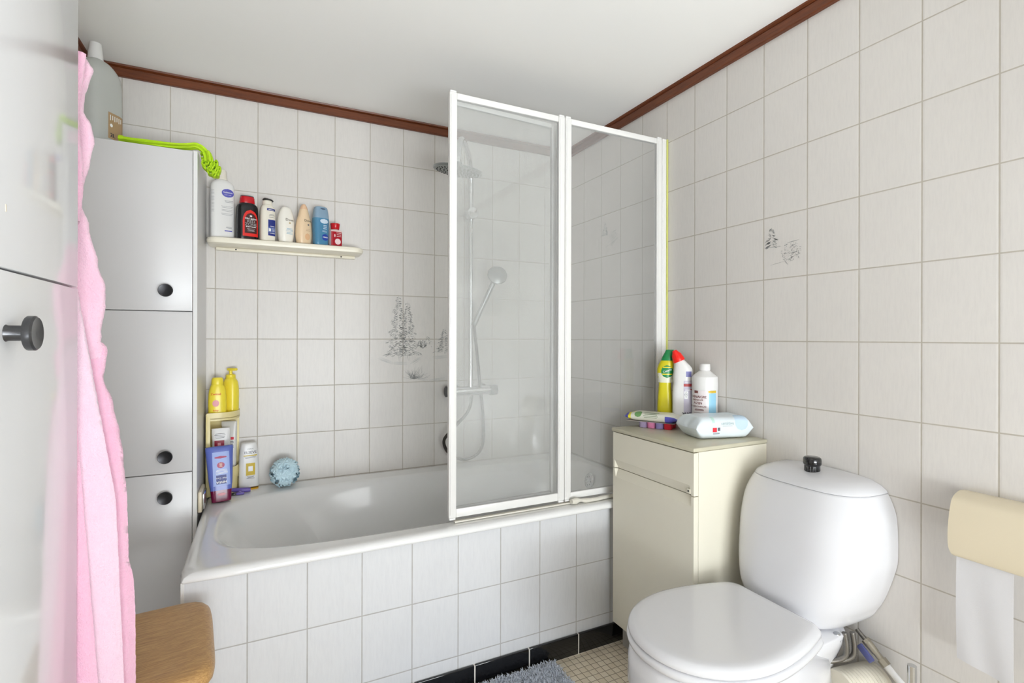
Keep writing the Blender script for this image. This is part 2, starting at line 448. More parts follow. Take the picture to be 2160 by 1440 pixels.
# printed winter scenes on some tiles (thin glaze, part of the wall)
def strokes_conifer(S, x, z0, h, w, n=70, trunk=True, rnd=random):
    for i in range(n):
        f = rnd.random() ** 0.8; zz = z0 + h * (1 - f) ; half = w * (0.10 + 0.9 * f) * 0.5
        tier = 0.75 + 0.25 * math.sin(f * 34)
        cx = x + (rnd.random() * 2 - 1) * half * tier
        L = 0.004 + 0.010 * rnd.random() * (0.4 + f); s = 1 if cx > x else -1
        S.append((cx, zz, cx + s * L, zz - L * (0.15 + 0.45 * rnd.random()), 0.0009 + 0.0011 * rnd.random()))
    S.append((x, z0 + h * 1.03, x, z0 + h * 0.8, 0.0012))
    if trunk: S.append((x, z0 + h * 0.05, x + 0.004, z0 - h * 0.10, 0.0013)); S.append((x + .006, z0 + h * 0.05, x + 0.009, z0 - h * 0.10, 0.0008))
def strokes_mesh(S, place, name, parent, m):
    bm = BM()
    for x0, z0, x1, z1, w in S:
        d = Vector((x1 - x0, z1 - z0)); L = d.length or 1e-5; n = Vector((-d.y, d.x)) / L * w * 0.5
        q = [(x0 + n.x * .3, z0 + n.y * .3), (x0 - n.x * .3, z0 - n.y * .3), ((x0 + x1) / 2 - n.x, (z0 + z1) / 2 - n.y), (x1 - n.x * .2, z1 - n.y * .2), (x1 + n.x * .2, z1 + n.y * .2), ((x0 + x1) / 2 + n.x, (z0 + z1) / 2 + n.y)]
        bm.faces.new([bm.verts.new(place(*p)) for p in q])
    return obj(name, bm, m, parent, smooth=False)
m_glaze = M('grey tile print', (150, 152, 151), 0.3, var=0.10, scale=160)
m_glaze2 = M('pale grey tile print', (190, 190, 188), 0.3, var=0.06, scale=160)
S = []
strokes_conifer(S, 0.556, CZ - 0.085, 0.27, 0.135, 620); strokes_conifer(S, 0.598, CZ - 0.085, 0.245, 0.13, 560)
for x, h, w in ((0.655, 0.03, 0.02), (0.672, 0.035, 0.022), (0.695, 0.05, 0.035)): strokes_conifer(S, x, CZ - 0.045, h, w, 40, False)
strokes_conifer(S, 0.775, CZ - 0.07, 0.11, 0.09, 260)
for i in range(46):
    a = 0.25 + random.random() * (PI - 0.5); r = 0.03 + 0.05 * random.random(); x = 0.635 + random.uniform(-.03, .035)
    S.append((x, CZ - 0.195, x + math.cos(a) * r, CZ - 0.195 + math.sin(a) * r * 0.8, 0.0011))
strokes_mesh(S, lambda x, z: Vector((x, YB - 0.0005, z)), 'tile_print', wall_back, m_glaze)
S = []
for x0, z0, x1, z1 in ((0.47, -.09, 0.53, -.112), (0.53, -.112, 0.60, -.115), (0.62, -.115, 0.66, -.09), (0.72, -.09, 0.80, -.085), (0.60, -.17, 0.70, -.2), (0.70, -.2, 0.78, -.19)):
    for k in range(5): S.append((x0 + random.uniform(-.01, .01), CZ + z0 - .003 * k, x1, CZ + z1 - .003 * k, 0.0016))
strokes_mesh(S, lambda x, z: Vector((x, YB - 0.0003, z)), 'tile_print', wall_back, m_glaze2)
for yc, zc in ((1.0668, CZ + 0.2904), (1.9668, CZ + 0.4904)):
    S = []
    strokes_conifer(S, -0.045, 0.002, 0.062, 0.05, 90, False)
    for i in range(110):
        a = random.random() * 2 * PI; r = random.random() ** .5
        S.append((0.022 + math.cos(a) * r * .032, -0.022 + math.sin(a) * r * .03, 0.022 + math.cos(a) * r * .032 + random.uniform(-.008, .008), -0.022 + math.sin(a) * r * .03 + random.uniform(-.005, .005), 0.0013))
    S += [(-.05, -.055, 0.0, -.048, .0012), (0, -.048, .05, -.03, .0012), (-.06, .004, -.01, .0, .0012), (.01, .008, .05, .012, .002), (.0, -.045, .012, -.06, .002)]
    strokes_mesh(S, lambda x, z, yc=yc, zc=zc: Vector((XR - 0.0005, yc - x, zc + z)), 'tile_print', wall_right, m_glaze)

# tiled apron of the bath and its black plinth
YP = 1.5576
bm = BM(); rbox(bm, (-0.182, YP, 0), (XR, YP + 0.03, 0.5045)); wall_bath = struct('wall_bath', bm, m_tile_bath, smooth=False)
bm = BM(); rbox(bm, (-0.19, YP - 0.001, 0.0), (-0.182, YP + 0.03, 0.5045), .001); rbox(bm, (-0.19, YP + .03, 0), (-.16, YB, 0.5045)); struct('trim_1', bm, m_frame, smooth=False)
bm = BM()
x = 0.616 - 0.2 * 4
while x < 1.46:
    a, b = max(x, -0.19), min(x + 0.2, 1.46)
    if b > a: rbox(bm, (a + 0.0016, YP - 0.012, 0.0005), (b - 0.0016, YP - 0.0005, 0.072), 0.003)
    x += 0.2
base = struct('baseboard_bath', bm, M('black glazed tile', (16, 16, 18), 0.1, var=0.2, coat=0.3))
bm = BM(); rbox(bm, (-0.19, YP - 0.0105, 0.0), (1.46, YP - 0.0002, 0.0705)); struct('grout', bm, M('white grout', (220, 216, 208), 0.8), base, smooth=False)

# ------------------------------------------------------------------ bathtub
tub = thing('bathtub', 'white enamel bathtub behind the tiled panel, along the back wall', 'bathtub', (0.636, 1.95, 0.53))
N = 128
cx, cy = (-0.194 + XR) / 2, (1.535 + YB) / 2
hx, hy = (XR + 0.194) / 2 - 0.0005, (YB - 1.535) / 2 - 0.0005
ix, iy, ihx, ihy = 0.6375, 1.931, 0.7725, 0.316
ca = math.atan2(hy, hx)
angs = sorted([2 * PI * i / (N - 4) for i in range(N - 4)] + [ca, PI - ca, PI + ca, 2 * PI - ca])
def rect(ins, z, n=60): return sell(cx, cy, hx - ins, hy - ins, n, N, z, angs)
def hole(ins, z, n=4.0, sx=1.0, sh=0.0): return sell(ix + sh, iy, ihx - ins * sx, ihy - ins, n, N, z, angs)
bm = BM()
loops = [rect(0.012, 0.5055), rect(0.002, 0.507), rect(0.0, 0.512), rect(0.003, 0.521), rect(0.010, 0.527), rect(0.022, 0.5295), rect(0.034, 0.5285),
         hole(-0.012, 0.5275, 4.2), hole(0.0, 0.5255, 4.2), hole(0.008, 0.519, 4.1), hole(0.016, 0.500, 4.0, 1.3, .004), hole(0.035, 0.42, 3.8, 2.2, 0.02), hole(0.060, 0.30, 3.6, 2.6, 0.04),
         hole(0.085, 0.20, 3.5, 2.6, 0.06), hole(0.115, 0.155, 3.4, 2.4, 0.06), hole(0.16, 0.135, 3.2, 2.0, 0.06), hole(0.25, 0.13, 3.0, 1.6, 0.06)]
loft(bm, loops, cap0=False)
obj('tub_shell', bm, m_enamel, tub, world=True, ang=60)
bm = BM(); lathe(bm, [(0.034, 0), (0.036, 0.003), (0.030, 0.007), (0.012, 0.009), (0.002, 0.009)], 32)
for k in range(8):
    a = 2 * PI * k / 8; lathe(bm, [(0.003, 0.008), (0.003, 0.011)], 8, (0.02 * math.cos(a), 0.02 * math.sin(a), 0))
xform(bm, Matrix.Translation((1.372, 2.0, CZ - 0.672)) @ Matrix.Rotation(-PI / 2 + 0.25, 4, 'Y'))
obj('overflow_cover', bm, m_chrome, tub, world=True)
bm = BM()   # sealing strip under the screen, with the lump of old silicone at the joint
rbox(bm, (0.56, 1.586, 0.5285), (1.44, 1.602, 0.5345), .002)
pts = [(1.0 + 0.02 * i, 1.5725 + 0.003 * math.sin(i), 0.532 + (0.010 if i < 3 else 0.006)) for i in range(22)]
tube(bm, pts, 0.008, 10, True, lambda i: (0.009 + 0.004 * math.sin(i * 2.1)) if i < 4 else 0.0075)
obj('silicone_seal', bm, M('aged silicone', (222, 218, 206), 0.5, var=0.14, scale=60), tub, world=True)

# ------------------------------------------------------------------ shower screen
scr = thing('shower_screen', 'folding white framed shower screen with cloudy glass on the bath edge', 'shower screen', (1.0, 1.60, 0.535))
def screen_panel(x0, x1, yc, z0, z1, rz=0.0, st=0.026, rail=0.021, th=0.020, name='panel_frame', bot=None):
    bm = BM(); bot = bot or rail
    R = Matrix.Translation((x0, yc, 0)) @ Matrix.Rotation(rz, 4, 'Z'); w = x1 - x0
    for a in (0, w - st):
        rbox(bm, (a, -th / 2, z0), (a + st, th / 2, z1), .003)
        rbox(bm, (a + 0.004, -th / 2 - .002, z0 + .01), (a + 0.010, -th / 2 + .001, z1 - .01), .0008)
    rbox(bm, (st, -th / 2 + .002, z0), (w - st, th / 2 - .002, z0 + bot), .002)
    rbox(bm, (st, -th / 2 + .002, z1 - rail), (w - st, th / 2 - .002, z1), .002)
    xform(bm, R); f = obj(name, bm, m_frame, scr, world=True)
    bm = BM(); rbox(bm, (st - .004, -0.002, z0 + bot - .004), (w - st + .004, 0.002, z1 - rail + .004)); xform(bm, R)
    obj('glass_pane', bm, m_glass, f, world=True, smooth=False)
    for a in (0.002, w - st + 0.002):     # plastic end plugs of the stiles
        for lo_, hi_ in ((z1, z1 + .006), (z0 - .007, z0)):
            bm = BM(); rbox(bm, (a, -th / 2 + .001, lo_), (a + st - .004, th / 2 - .001, hi_), .002); xform(bm, R); obj('end_plug', bm, m_whitep, f, world=True)
    return f
SZ0, SZ1 = 0.545, CZ + 0.803
screen_panel(0.541, 0.981, 1.600, SZ0, SZ1, bot=0.028)
screen_panel(0.983, 1.440, 1.600, SZ0, SZ1, bot=0.024)
screen_panel(0.552, 0.974, 1.628, SZ0 + .008, SZ1 - .010, math.radians(2.6), 0.020, 0.016, 0.016)
bm = BM(); rbox(bm, (1.4405, 1.588, SZ0), (XR - .001, 1.618, SZ1 + .002), .003); rbox(bm, (1.444, 1.5855, SZ0 + .01), (1.452, 1.59, SZ1 - .01), .001)
obj('wall_profile', bm, m_frame, scr, world=True)
bm = BM(); rbox(bm, (1.459, 1.5835, SZ0), (XR - .0005, 1.588, SZ1), .001); obj('sealing_edge', bm, M('yellowed seal', (212, 214, 120), 0.5, var=0.2, scale=20), scr, world=True)

# ------------------------------------------------------------------ shower set behind the screen
sh = thing('shower_set', 'chrome shower set with round rain head, seen through the cloudy screen', 'shower', (0.89, YB, CZ - 0.25))
bm = BM(); tube(bm, [(0.89, 2.30, CZ - 0.24), (0.89, 2.30, CZ + 0.1), (0.89, 2.30, CZ + 0.5), (0.89, 2.30, CZ + 0.70)], 0.011, 16)
obj('riser_pipe', bm, m_chrome, sh, world=True)
bm = BM(); tube(bm, catmull([(0.89, 2.30, CZ + .69), (0.885, 2.29, CZ + .77), (0.855, 2.235, CZ + .835), (0.80, 2.14, CZ + .855), (0.745, 2.04, CZ + .835), (0.710, 1.975, CZ + .77), (0.702, 1.962, CZ + .70)], 6), 0.0125, 16)
obj('overhead_arm', bm, m_chrome, sh, world=True)
bm = BM(); lathe(bm, [(0.012, 0.035), (0.016, 0.018), (0.06, 0.010), (0.098, 0.006), (0.1, 0.002), (0.098, -0.003), (0.09, -0.005), (0.001, -0.005)], 48)
Rh = Matrix.Translation((0.700, 1.956, CZ + 0.672)) @ Matrix.Rotation(math.radians(8), 4, 'X') @ Matrix.Rotation(math.radians(5), 4, 'Y')
xform(bm, Rh); head = obj('rain_head', bm, M('satin chrome', (150, 154, 152), 0.32, 0.7, 0.05), sh, world=True)
bm = BM()
for r, n in ((0.012, 6), (0.026, 10), (0.041, 16), (0.056, 22), (0.071, 28), (0.084, 32)):
    for k in range(n):
        a = 2 * PI * k / n; lathe(bm, [(0.0024, -0.0045), (0.002, -0.0075)], 6, (r * math.cos(a), r * math.sin(a), 0))
xform(bm, Rh); obj('nozzles', bm, m_black, head, world=True)
bm = BM(); lathe(bm, [(0.002, -.03), (0.026, -.028), (0.03, 0), (0.026, .028), (.002, .03)], 24); xform(bm, Matrix.Translation((0.885, 2.285, CZ + .59)) @ Matrix.Rotation(PI / 2, 4, 'X')); obj('slider', bm, m_chrome, sh, world=True)
bm = BM(); tube(bm, [(0.895, 2.27, CZ + 0.06), (0.92, 2.25, CZ + 0.13), (0.955, 2.225, CZ + 0.22), (0.97, 2.215, CZ + 0.26)], 0.012, 14)
g = BM()
lathe(bm, [(0.004, .014), (0.026, .012), (0.044, 0.003), (0.046, -0.004), (0.042, -.008), (0.002, -.008)], 32)
for vv in list(bm.verts)[-32 * 6:]: pass
vs = [v for v in bm.verts if v.co.z < 0.5]
xform(bm, Matrix.Translation((0.985, 2.20, CZ + 0.295)) @ Matrix.Rotation(math.radians(-40), 4, 'Y') @ Matrix.Rotation(math.radians(68), 4, 'X'), vs)
g.free(); obj('hand_shower', bm, M('grey chrome plastic', (150, 152, 152), 0.25, 0.6), sh, world=True)
bm = BM(); tube(bm, [(0.80, 2.30, CZ - .255), (0.86, 2.30, CZ - .255), (0.92, 2.30, CZ - .255), (0.99, 2.30, CZ - .255)], 0.022, 20)
for x in (0.825, 0.965): tube(bm, [(x, 2.30, CZ - .255), (x, 2.33, CZ - .255), (x, YB - .001, CZ - .255)], 0.014, 16); tube(bm, [(x, YB - .008, CZ - .255), (x, YB - .001, CZ - .255)], 0.03, 24)
obj('mixer_body', bm, m_chrome, sh, world=True)
for x0, x1 in ((0.765, 0.80), (0.99, 1.025)):
    bm = BM(); tube(bm, [(x0, 2.30, CZ - .255), (x1, 2.30, CZ - .255)], 0.025, 20); obj('mixer_knob', bm, m_knob, sh, world=True)
bm = BM(); tube(bm, catmull([(0.885, 2.27, CZ - .275), (0.86, 2.26, CZ - .35), (0.78, 2.28, CZ - .44), (0.757, 2.30, CZ - .49), (0.79, 2.31, CZ - .55), (0.87, 2.31, CZ - .585), (0.95, 2.31, CZ - .54), (0.96, 2.31, CZ - .40), (0.93, 2.285, CZ - .20), (0.9, 2.265, CZ + .0), (0.895, 2.27, CZ + .06)], 8), 0.0075, 10)
obj('hose', bm, M('dark steel hose', (96, 92, 88), 0.35, 0.8, 0.4, 500), sh, world=True)

# ------------------------------------------------------------------ cabinets with black knobs
def knob_bm(out, sc=1.0):
    bm = BM(); lathe(bm, [(0.0085, 0.0), (0.0085, 0.016), (0.010, 0.0175), (0.0195, 0.019), (0.021, 0.0205), (0.021, 0.026), (0.0195, 0.0285), (0.015, 0.0275), (0.001, 0.0265)], 40)
    if out == 'x': xform(bm, Matrix.Rotation(PI / 2, 4, 'Y'))
    else: xform(bm, Matrix.Rotation(PI / 2, 4, 'X'))
    return bm
TOPZ = CZ + 0.632
# tall cabinet at the foot of the bath, doors face the camera
tc = thing('storage_cabinet', 'tall narrow white cabinet with three doors behind the pink bathrobe, by the bath', 'cabinet', (-0.39, 2.20, 0))
bm = BM()
rbox(bm, (XL + .002, 2.063, 0), (-0.203, YB - .002, TOPZ), .001); obj('body', bm, m_lam2, tc, world=True, smooth=False)
bm = BM(); rbox(bm, (-0.2155, 2.0445, 0.0), (-0.203, 2.0635, TOPZ), .001); obj('side_edge', bm, m_lamedge, tc, world=True, smooth=False)
doors = [(0.012, CZ - 0.4575), (CZ - 0.4545, CZ + 0.0845), (CZ + 0.0875, TOPZ - 0.002)]
kz = [CZ - 0.531, CZ - 0.397, CZ + 0.153]
for (a, b), k in zip(doors, kz):
    bm = BM(); rbox(bm, (XL + .004, 2.045, a), (-0.217, 2.0625, b), .0012); d = obj('door', bm, m_lam2, tc, world=True)
    bm = knob_bm('y'); xform(bm, Matrix.Translation((-0.29, 2.045, k))); obj('knob', bm, m_knob, d, world=True)
# near cabinet, doors face right; the camera looks along them
nc = thing('storage_cabinet', 'glossy white cabinet close in the left foreground with one black stemmed knob', 'cabinet', (-0.43, 0.90, 0))
bm = BM(); rbox(bm, (XL + .002, 0.702, 0), (-0.299, 1.099, 1.93), .001); obj('body', bm, m_lam2, nc, world=True, smooth=False)
bm = BM(); rbox(bm, (-0.298, 0.704, CZ + 0.083), (-0.28, 1.099, 1.93), .0015); d = obj('door', bm, m_lam, nc, world=True)
bm = BM(); rbox(bm, (-0.281, 0.829, CZ + 0.151), (-0.2794, 0.8318, CZ + 0.160), .0007); obj('screw_cap', bm, m_beige, d, world=True)
bm = BM(); rbox(bm, (-0.298, 0.704, 0.012), (-0.28, 1.099, CZ + 0.080), .0015); d = obj('door', bm, m_lam, nc, world=True)
bm = BM(); lathe(bm, [(0.0105, 0.0), (0.0095, 0.002), (0.0095, 0.0175), (0.012, 0.019), (0.0205, 0.0197), (0.0215, 0.021), (0.0215, 0.0275), (0.0195, 0.0295), (0.013, 0.0285), (0.001, 0.0275)], 48)
xform(bm, Matrix.Translation((-0.28, 0.832, CZ + 0.004)) @ Matrix.Rotation(PI / 2, 4, 'Y')); obj('knob', bm, M('brushed dark steel', (92, 92, 94), 0.3, 0.85, 0.25, 200), d, world=True)

# wall cabinet beside the camera (out of frame; the shower glass mirrors it)
t = thing('wall_cabinet', 'white wall cabinet mirrored in the shower glass, beside the blind', 'cabinet', (1.40, -0.06, CZ + .153))
bm = BM(); rbox(bm, (1.355, -0.13, CZ + .153), (XR - .001, 0.0, CZ + .75), .002); obj('body', bm, m_lam2, t, world=True, smooth=False)
bm = BM(); rbox(bm, (1.338, -0.128, CZ + .155), (1.354, -0.002, CZ + .748), .002); obj('door', bm, m_lam2, t, world=True)

# ------------------------------------------------------------------ pink bathrobe hanging from the side of the near cabinet
robe_prof = [(0.512, -0.300), (0.50, -0.284), (0.484, -0.276), (0.455, -0.283), (0.438, -0.288), (0.408, -0.290), (0.381, -0.279), (0.355, -0.275), (0.32, -0.281), (0.267, -0.291), (0.246, -0.295), (0.2, -0.283), (0.132, -0.270), (0.09, -0.259),
             (0.055, -0.259), (0.012, -0.265), (-0.009, -0.264), (-0.022, -0.256), (-0.057, -0.259), (-0.074, -0.262), (-0.127, -0.247), (-0.18, -0.238), (-0.215, -0.233), (-0.304, -0.227), (-0.41, -0.225), (-0.464, -0.217), (-0.517, -0.215), (-0.652, -0.214)]
def lerp_prof(z):
    P = [(a, b * 1.0085) for a, b in robe_prof]
    for i in range(len(P) - 1):
        if P[i][0] >= z >= P[i + 1][0]:
            k = (P[i][0] - z) / (P[i][0] - P[i + 1][0]); k = k * k * (3 - 2 * k)
            return P[i][1] * (1 - k) + P[i + 1][1] * k
    return P[-1][1]
robe = thing('bathrobe', 'pink fleece bathrobe hanging from the side of the glossy foreground cabinet', 'bathrobe', (-0.34, 1.15, 0.49))
def fold_sheet(xl, xrf, yf, thick, z0, z1, nz, nx, jit=0.0007):
    """a hanging fold: front curve from xl to the right edge and back, lofted down"""
    bm = BM(); loops = []
    for i in range(nz + 1):
        z = z0 + (z1 - z0) * i / nz; xr = xrf(z); a = xl(z); lp = []
        th = thick(z)
        for j in range(nx + 1):
            f = j / nx; x = a + (xr - a) * f
            lp.append(Vector((x, yf(f, z) - th * 0.5 * math.sqrt(max(0, 1 - (max(0, f - .8) / .2) ** 2)), CZ + z)))
        for j in range(nx - 1, -1, -1):
            f = j / nx; x = a + (xr - a) * f
            lp.append(Vector((x, yf(f, z) + th * 0.5 * math.sqrt(max(0, 1 - (max(0, f - .8) / .2) ** 2)), CZ + z)))
        for p in lp: p.x += random.uniform(-jit, jit) * .6; p.y += random.uniform(-jit, jit); p.z += random.uniform(-jit, jit)
        loops.append(lp)
    loft(bm, loops); return bm
def spread(z): return max(0.0, min(1.0, (0.2 - z) / 0.85))
def back_y(f, z): return 1.180 + 0.006 * math.sin(f * 9 + z * 3) * (0.4 + spread(z)) + 0.003 * math.sin(z * 7)
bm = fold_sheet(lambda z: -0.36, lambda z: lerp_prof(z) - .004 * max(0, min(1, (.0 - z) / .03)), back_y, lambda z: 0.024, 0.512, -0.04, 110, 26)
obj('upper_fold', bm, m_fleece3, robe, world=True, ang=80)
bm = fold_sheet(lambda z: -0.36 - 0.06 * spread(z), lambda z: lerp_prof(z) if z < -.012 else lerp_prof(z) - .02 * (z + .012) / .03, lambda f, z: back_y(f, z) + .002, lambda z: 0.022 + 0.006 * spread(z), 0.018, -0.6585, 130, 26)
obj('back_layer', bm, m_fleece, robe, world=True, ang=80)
def front_x(z): return lerp_prof(z) - (0.030 if z < 0.02 else 0.030) - 0.004 * math.sin(z * 9)
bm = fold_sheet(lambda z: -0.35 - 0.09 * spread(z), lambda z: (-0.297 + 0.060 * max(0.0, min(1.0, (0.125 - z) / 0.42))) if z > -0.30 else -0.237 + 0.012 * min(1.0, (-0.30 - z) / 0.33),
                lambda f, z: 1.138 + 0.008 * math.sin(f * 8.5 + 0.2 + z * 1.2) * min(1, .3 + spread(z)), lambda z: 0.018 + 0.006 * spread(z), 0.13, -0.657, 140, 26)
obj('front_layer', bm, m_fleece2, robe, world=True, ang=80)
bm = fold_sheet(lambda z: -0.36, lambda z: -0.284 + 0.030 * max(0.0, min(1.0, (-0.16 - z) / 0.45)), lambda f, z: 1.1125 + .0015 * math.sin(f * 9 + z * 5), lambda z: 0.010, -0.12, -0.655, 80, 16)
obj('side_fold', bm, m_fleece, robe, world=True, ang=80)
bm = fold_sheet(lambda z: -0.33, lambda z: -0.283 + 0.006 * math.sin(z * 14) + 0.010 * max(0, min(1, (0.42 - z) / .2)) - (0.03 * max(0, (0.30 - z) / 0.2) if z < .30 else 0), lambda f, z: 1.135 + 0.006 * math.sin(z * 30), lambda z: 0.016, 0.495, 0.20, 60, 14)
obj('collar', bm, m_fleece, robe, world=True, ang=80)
bm = BM(); tube(bm, [(-0.40, 1.1, CZ + .50), (-0.40, 1.125, CZ + .50), (-0.40, 1.15, CZ + .505), (-0.40, 1.155, CZ + .52)], 0.005, 10)
tag(obj('robe_hook', bm, m_chrome), 'small chrome hook on the cabinet side holding the pink bathrobe', 'hook')

# ------------------------------------------------------------------ wooden stool
st = thing('stool', 'varnished wooden stool with rounded seat beside the bath, below the pink bathrobe', 'stool', (-0.249, 1.328, 0), math.radians(6))
def seat_loop(ins, z): return sell(0, 0, 0.150 - ins, 0.182 - ins, 6.5, 72, z)
bm = BM(); loft(bm, [seat_loop(.016, .438), seat_loop(.006, .441), seat_loop(.001, .448), seat_loop(0, .456), seat_loop(.002, .466), seat_loop(.008, .473), seat_loop(.018, .476), seat_loop(.05, .4745), seat_loop(.1, .4735)])
seat = obj('seat', bm, m_stoolwood, st, ang=70)
for sx in (-1, 1):
    for sy in (-1, 1):
        bm = BM(); tube(bm, [(sx * .10, sy * .13, .4375), (sx * .112, sy * .143, .2), (sx * .122, sy * .153, 0.001)], 0.016, 14, True, lambda i: (.018, .016, .013)[i]); obj('leg', bm, m_stoolwood, st)
for a, b in (((-.112, -.143, .2), (-.112, .143, .2)), ((.112, -.143, .2), (.112, .143, .2)), ((-.112, 0, .2), (.112, 0, .2))):
    bm = BM(); tube(bm, [a, b], 0.009, 12); obj('stretcher', bm, m_stoolwood, st)

# ------------------------------------------------------------------ things on top of the tall cabinet
jug = thing('plastic_jug', 'milky two litre jug with brown label on the tall cabinet, below the ceiling', 'jug', (-0.502, 2.145, TOPZ), math.radians(58))
B = Body([(0, .05, .05, 4), (.004, .058, .056, 4), (.04, .0605, .058, 4), (.16, .0605, .058, 4), (.222, .060, .057, 3.6), (.250, .054, .052, 3), (.272, .040, .040, 2.3), (.282, .026, .026, 2), (.286, .020, .020, 2)])
obj('body', B.bm(), m_jug, jug)
bm = BM(); lathe(bm, [(.0195, .284), (.0215, .286), (.0205, .300), (.0175, .330), (.0160, .340), (.002, .342)], 32); obj('cap', bm, m_whitep, jug)
bm = BM(); add_patch(bm, -.012, .050, .022, .108, B.surf(), 12, 10); lb = obj('label', bm, M('kraft label', (176, 146, 108), 0.6, var=0.15, scale=60), jug)
bm = BM(); sf = B.surf(.0011); add_text(bm, '2L', .018, .004, .034, sf, bold=.0008); obj('label_text', bm, m_inkd, lb, smooth=False)
bm = BM()
for k in range(6): add_patch(bm, -.006 + .008 * k, -.003 + .008 * k, .082 + .003 * (k % 2), .100, sf, 1, 3)
add_patch(bm, -.006, .004, .060, .072, sf, 4, 6, 'ellipse'); obj('label_mark', bm, m_wprint, lb, smooth=False)

cl = BM()   # lime cloth lying along the front edge, its end crumpled over the side
path = catmull([(-0.424, 2.075, TOPZ + .012), (-0.39, 2.072, TOPZ + .009), (-0.34, 2.070, TOPZ + .008), (-0.28, 2.070, TOPZ + .0095), (-0.235, 2.068, TOPZ + .015), (-0.205, 2.070, TOPZ + .020), (-0.180, 2.072, TOPZ + .002), (-0.176, 2.080, TOPZ - .026)], 10)
nP = len(path)
def fold_loop(p, d, w, h, ph, amp, n=44):
    d = d.normalized(); s = Vector((0, 1, 0)); u = d.cross(s).normalized()
    if u.z < 0: u = -u
    lp = []
    for k in range(n):
        a = 2 * PI * k / n; r = 1 + amp * math.sin(a * 7 + ph) + amp * .6 * math.sin(a * 4 - ph * 1.7)
        lp.append(p + s * (math.cos(a) * w * r) + u * (math.sin(a) * h * r))
    return lp
loops = []
for i, p in enumerate(path):
    f = i / (nP - 1); d = path[min(i + 1, nP - 1)] - path[max(i - 1, 0)]
    w = 0.018 + .006 * math.sin(f * 5); h = (0.0085 if f < .06 else 0.0065 + 0.003 * f)
    if f > .85: w, h = 0.02, 0.012
    loops.append(fold_loop(p + Vector((0, 0, .0035)), d, w, h, f * 6, 0.10 + 0.12 * f))
loft(cl, loops)
def ruffle(pts, y0, y1, th=.0046):
    """a folded strip of cloth seen end-on: a meander in x,z carried through from y0 to y1"""
    P = catmull([Vector((x, 0, z)) for x, z in pts], 7); loops = []
    for i, p in enumerate(P):
        d = (P[min(i + 1, len(P) - 1)] - P[max(i - 1, 0)]).normalized(); n = Vector((-d.z, 0, d.x)) * th / 2; w = .004 * math.sin(i * .9)
        loops.append([Vector((p.x + n.x, y0 + w, TOPZ + p.z + n.z)), Vector((p.x + n.x * 1.2, (y0 + y1) / 2 + w, TOPZ + p.z + n.z + .002)), Vector((p.x + n.x, y1 + w, TOPZ + p.z + n.z)), Vector((p.x - n.x, y1 + w, TOPZ + p.z - n.z)), Vector((p.x - n.x, y0 + w, TOPZ + p.z - n.z))])
    loft(cl, loops)
ruffle([(-.199, .004), (-.186, .006), (-.180, -.010), (-.192, -.020), (-.190, -.034), (-.176, -.030), (-.172, -.012), (-.176, .002), (-.168, .004), (-.162, -.014), (-.168, -.034), (-.176, -.046), (-.168, -.052), (-.158, -.036), (-.155, -.018), (-.148, -.016), (-.147, -.032), (-.154, -.054), (-.162, -.066), (-.156, -.070), (-.147, -.052), (-.142, -.034), (-.138, -.040), (-.141, -.056)], 2.072, 2.098)
ruffle([(-.196, -.006), (-.188, -.016), (-.194, -.030), (-.182, -.046), (-.172, -.040), (-.176, -.056), (-.166, -.062), (-.160, -.046), (-.164, -.028), (-.154, -.024), (-.150, -.044), (-.152, -.062), (-.146, -.064), (-.143, -.044)], 2.082, 2.115)
ruffle([(-.186, -.004), (-.176, .000), (-.170, -.006), (-.180, -.018), (-.184, -.040), (-.172, -.048), (-.160, -.024), (-.150, -.030), (-.158, -.060), (-.150, -.060)], 2.078, 2.105, .0035)
tag(obj('microfibre_cloth', cl, m_lime, ang=60), 'lime green cloth along the top edge of the tall cabinet, end hanging over', 'cloth')

# ------------------------------------------------------------------ wall shelf and its bottles
SZ = CZ + 0.381
shf = thing('wall_shelf', 'ivory plastic wall shelf holding the row of bottles on the back wall', 'shelf', (0.09, YB, SZ - .028))
bm = BM()
def shelf_loop(ins, z):
    lp = []
    x0, x1, y0, y1 = -0.196 + ins, 0.383 - ins, 2.235 + ins, YB - .001
    r = 0.035
    for cxx, s in ((x0 + r, PI), (x1 - r, 1.5 * PI)):
        for k in range(9):
            a = s + PI / 2 * k / 8; lp.append(Vector((cxx + r * math.cos(a), y0 + r + r * math.sin(a), z)))
    lp += [Vector((x1, y1, z)), Vector((x0, y1, z))]; return lp
loft(bm, [shelf_loop(.012, SZ - .026), shelf_loop(.003, SZ - .022), shelf_loop(0, SZ - .013), shelf_loop(.003, SZ - .003), shelf_loop(.008, SZ)])
obj('board', bm, m_shelf, shf, world=True)
bm = BM(); rbox(bm, (-0.17, 2.33, SZ - .038), (0.36, YB - .001, SZ - .0255), .004)
obj('mounting_rail', bm, m_shelf, shf, world=True)
for x in (-0.10, 0.30):
    bm = BM(); lathe(bm, [(.003, 0), (.003, .002), (.001, .0025)], 10); xform(bm, Matrix.Translation((x, 2.3302, SZ - .032)) @ Matrix.Rotation(PI / 2, 4, 'X')); obj('screw', bm, m_dark, shf, world=True)
GR = 'bottles in the row on the wall shelf'
YS = 2.29
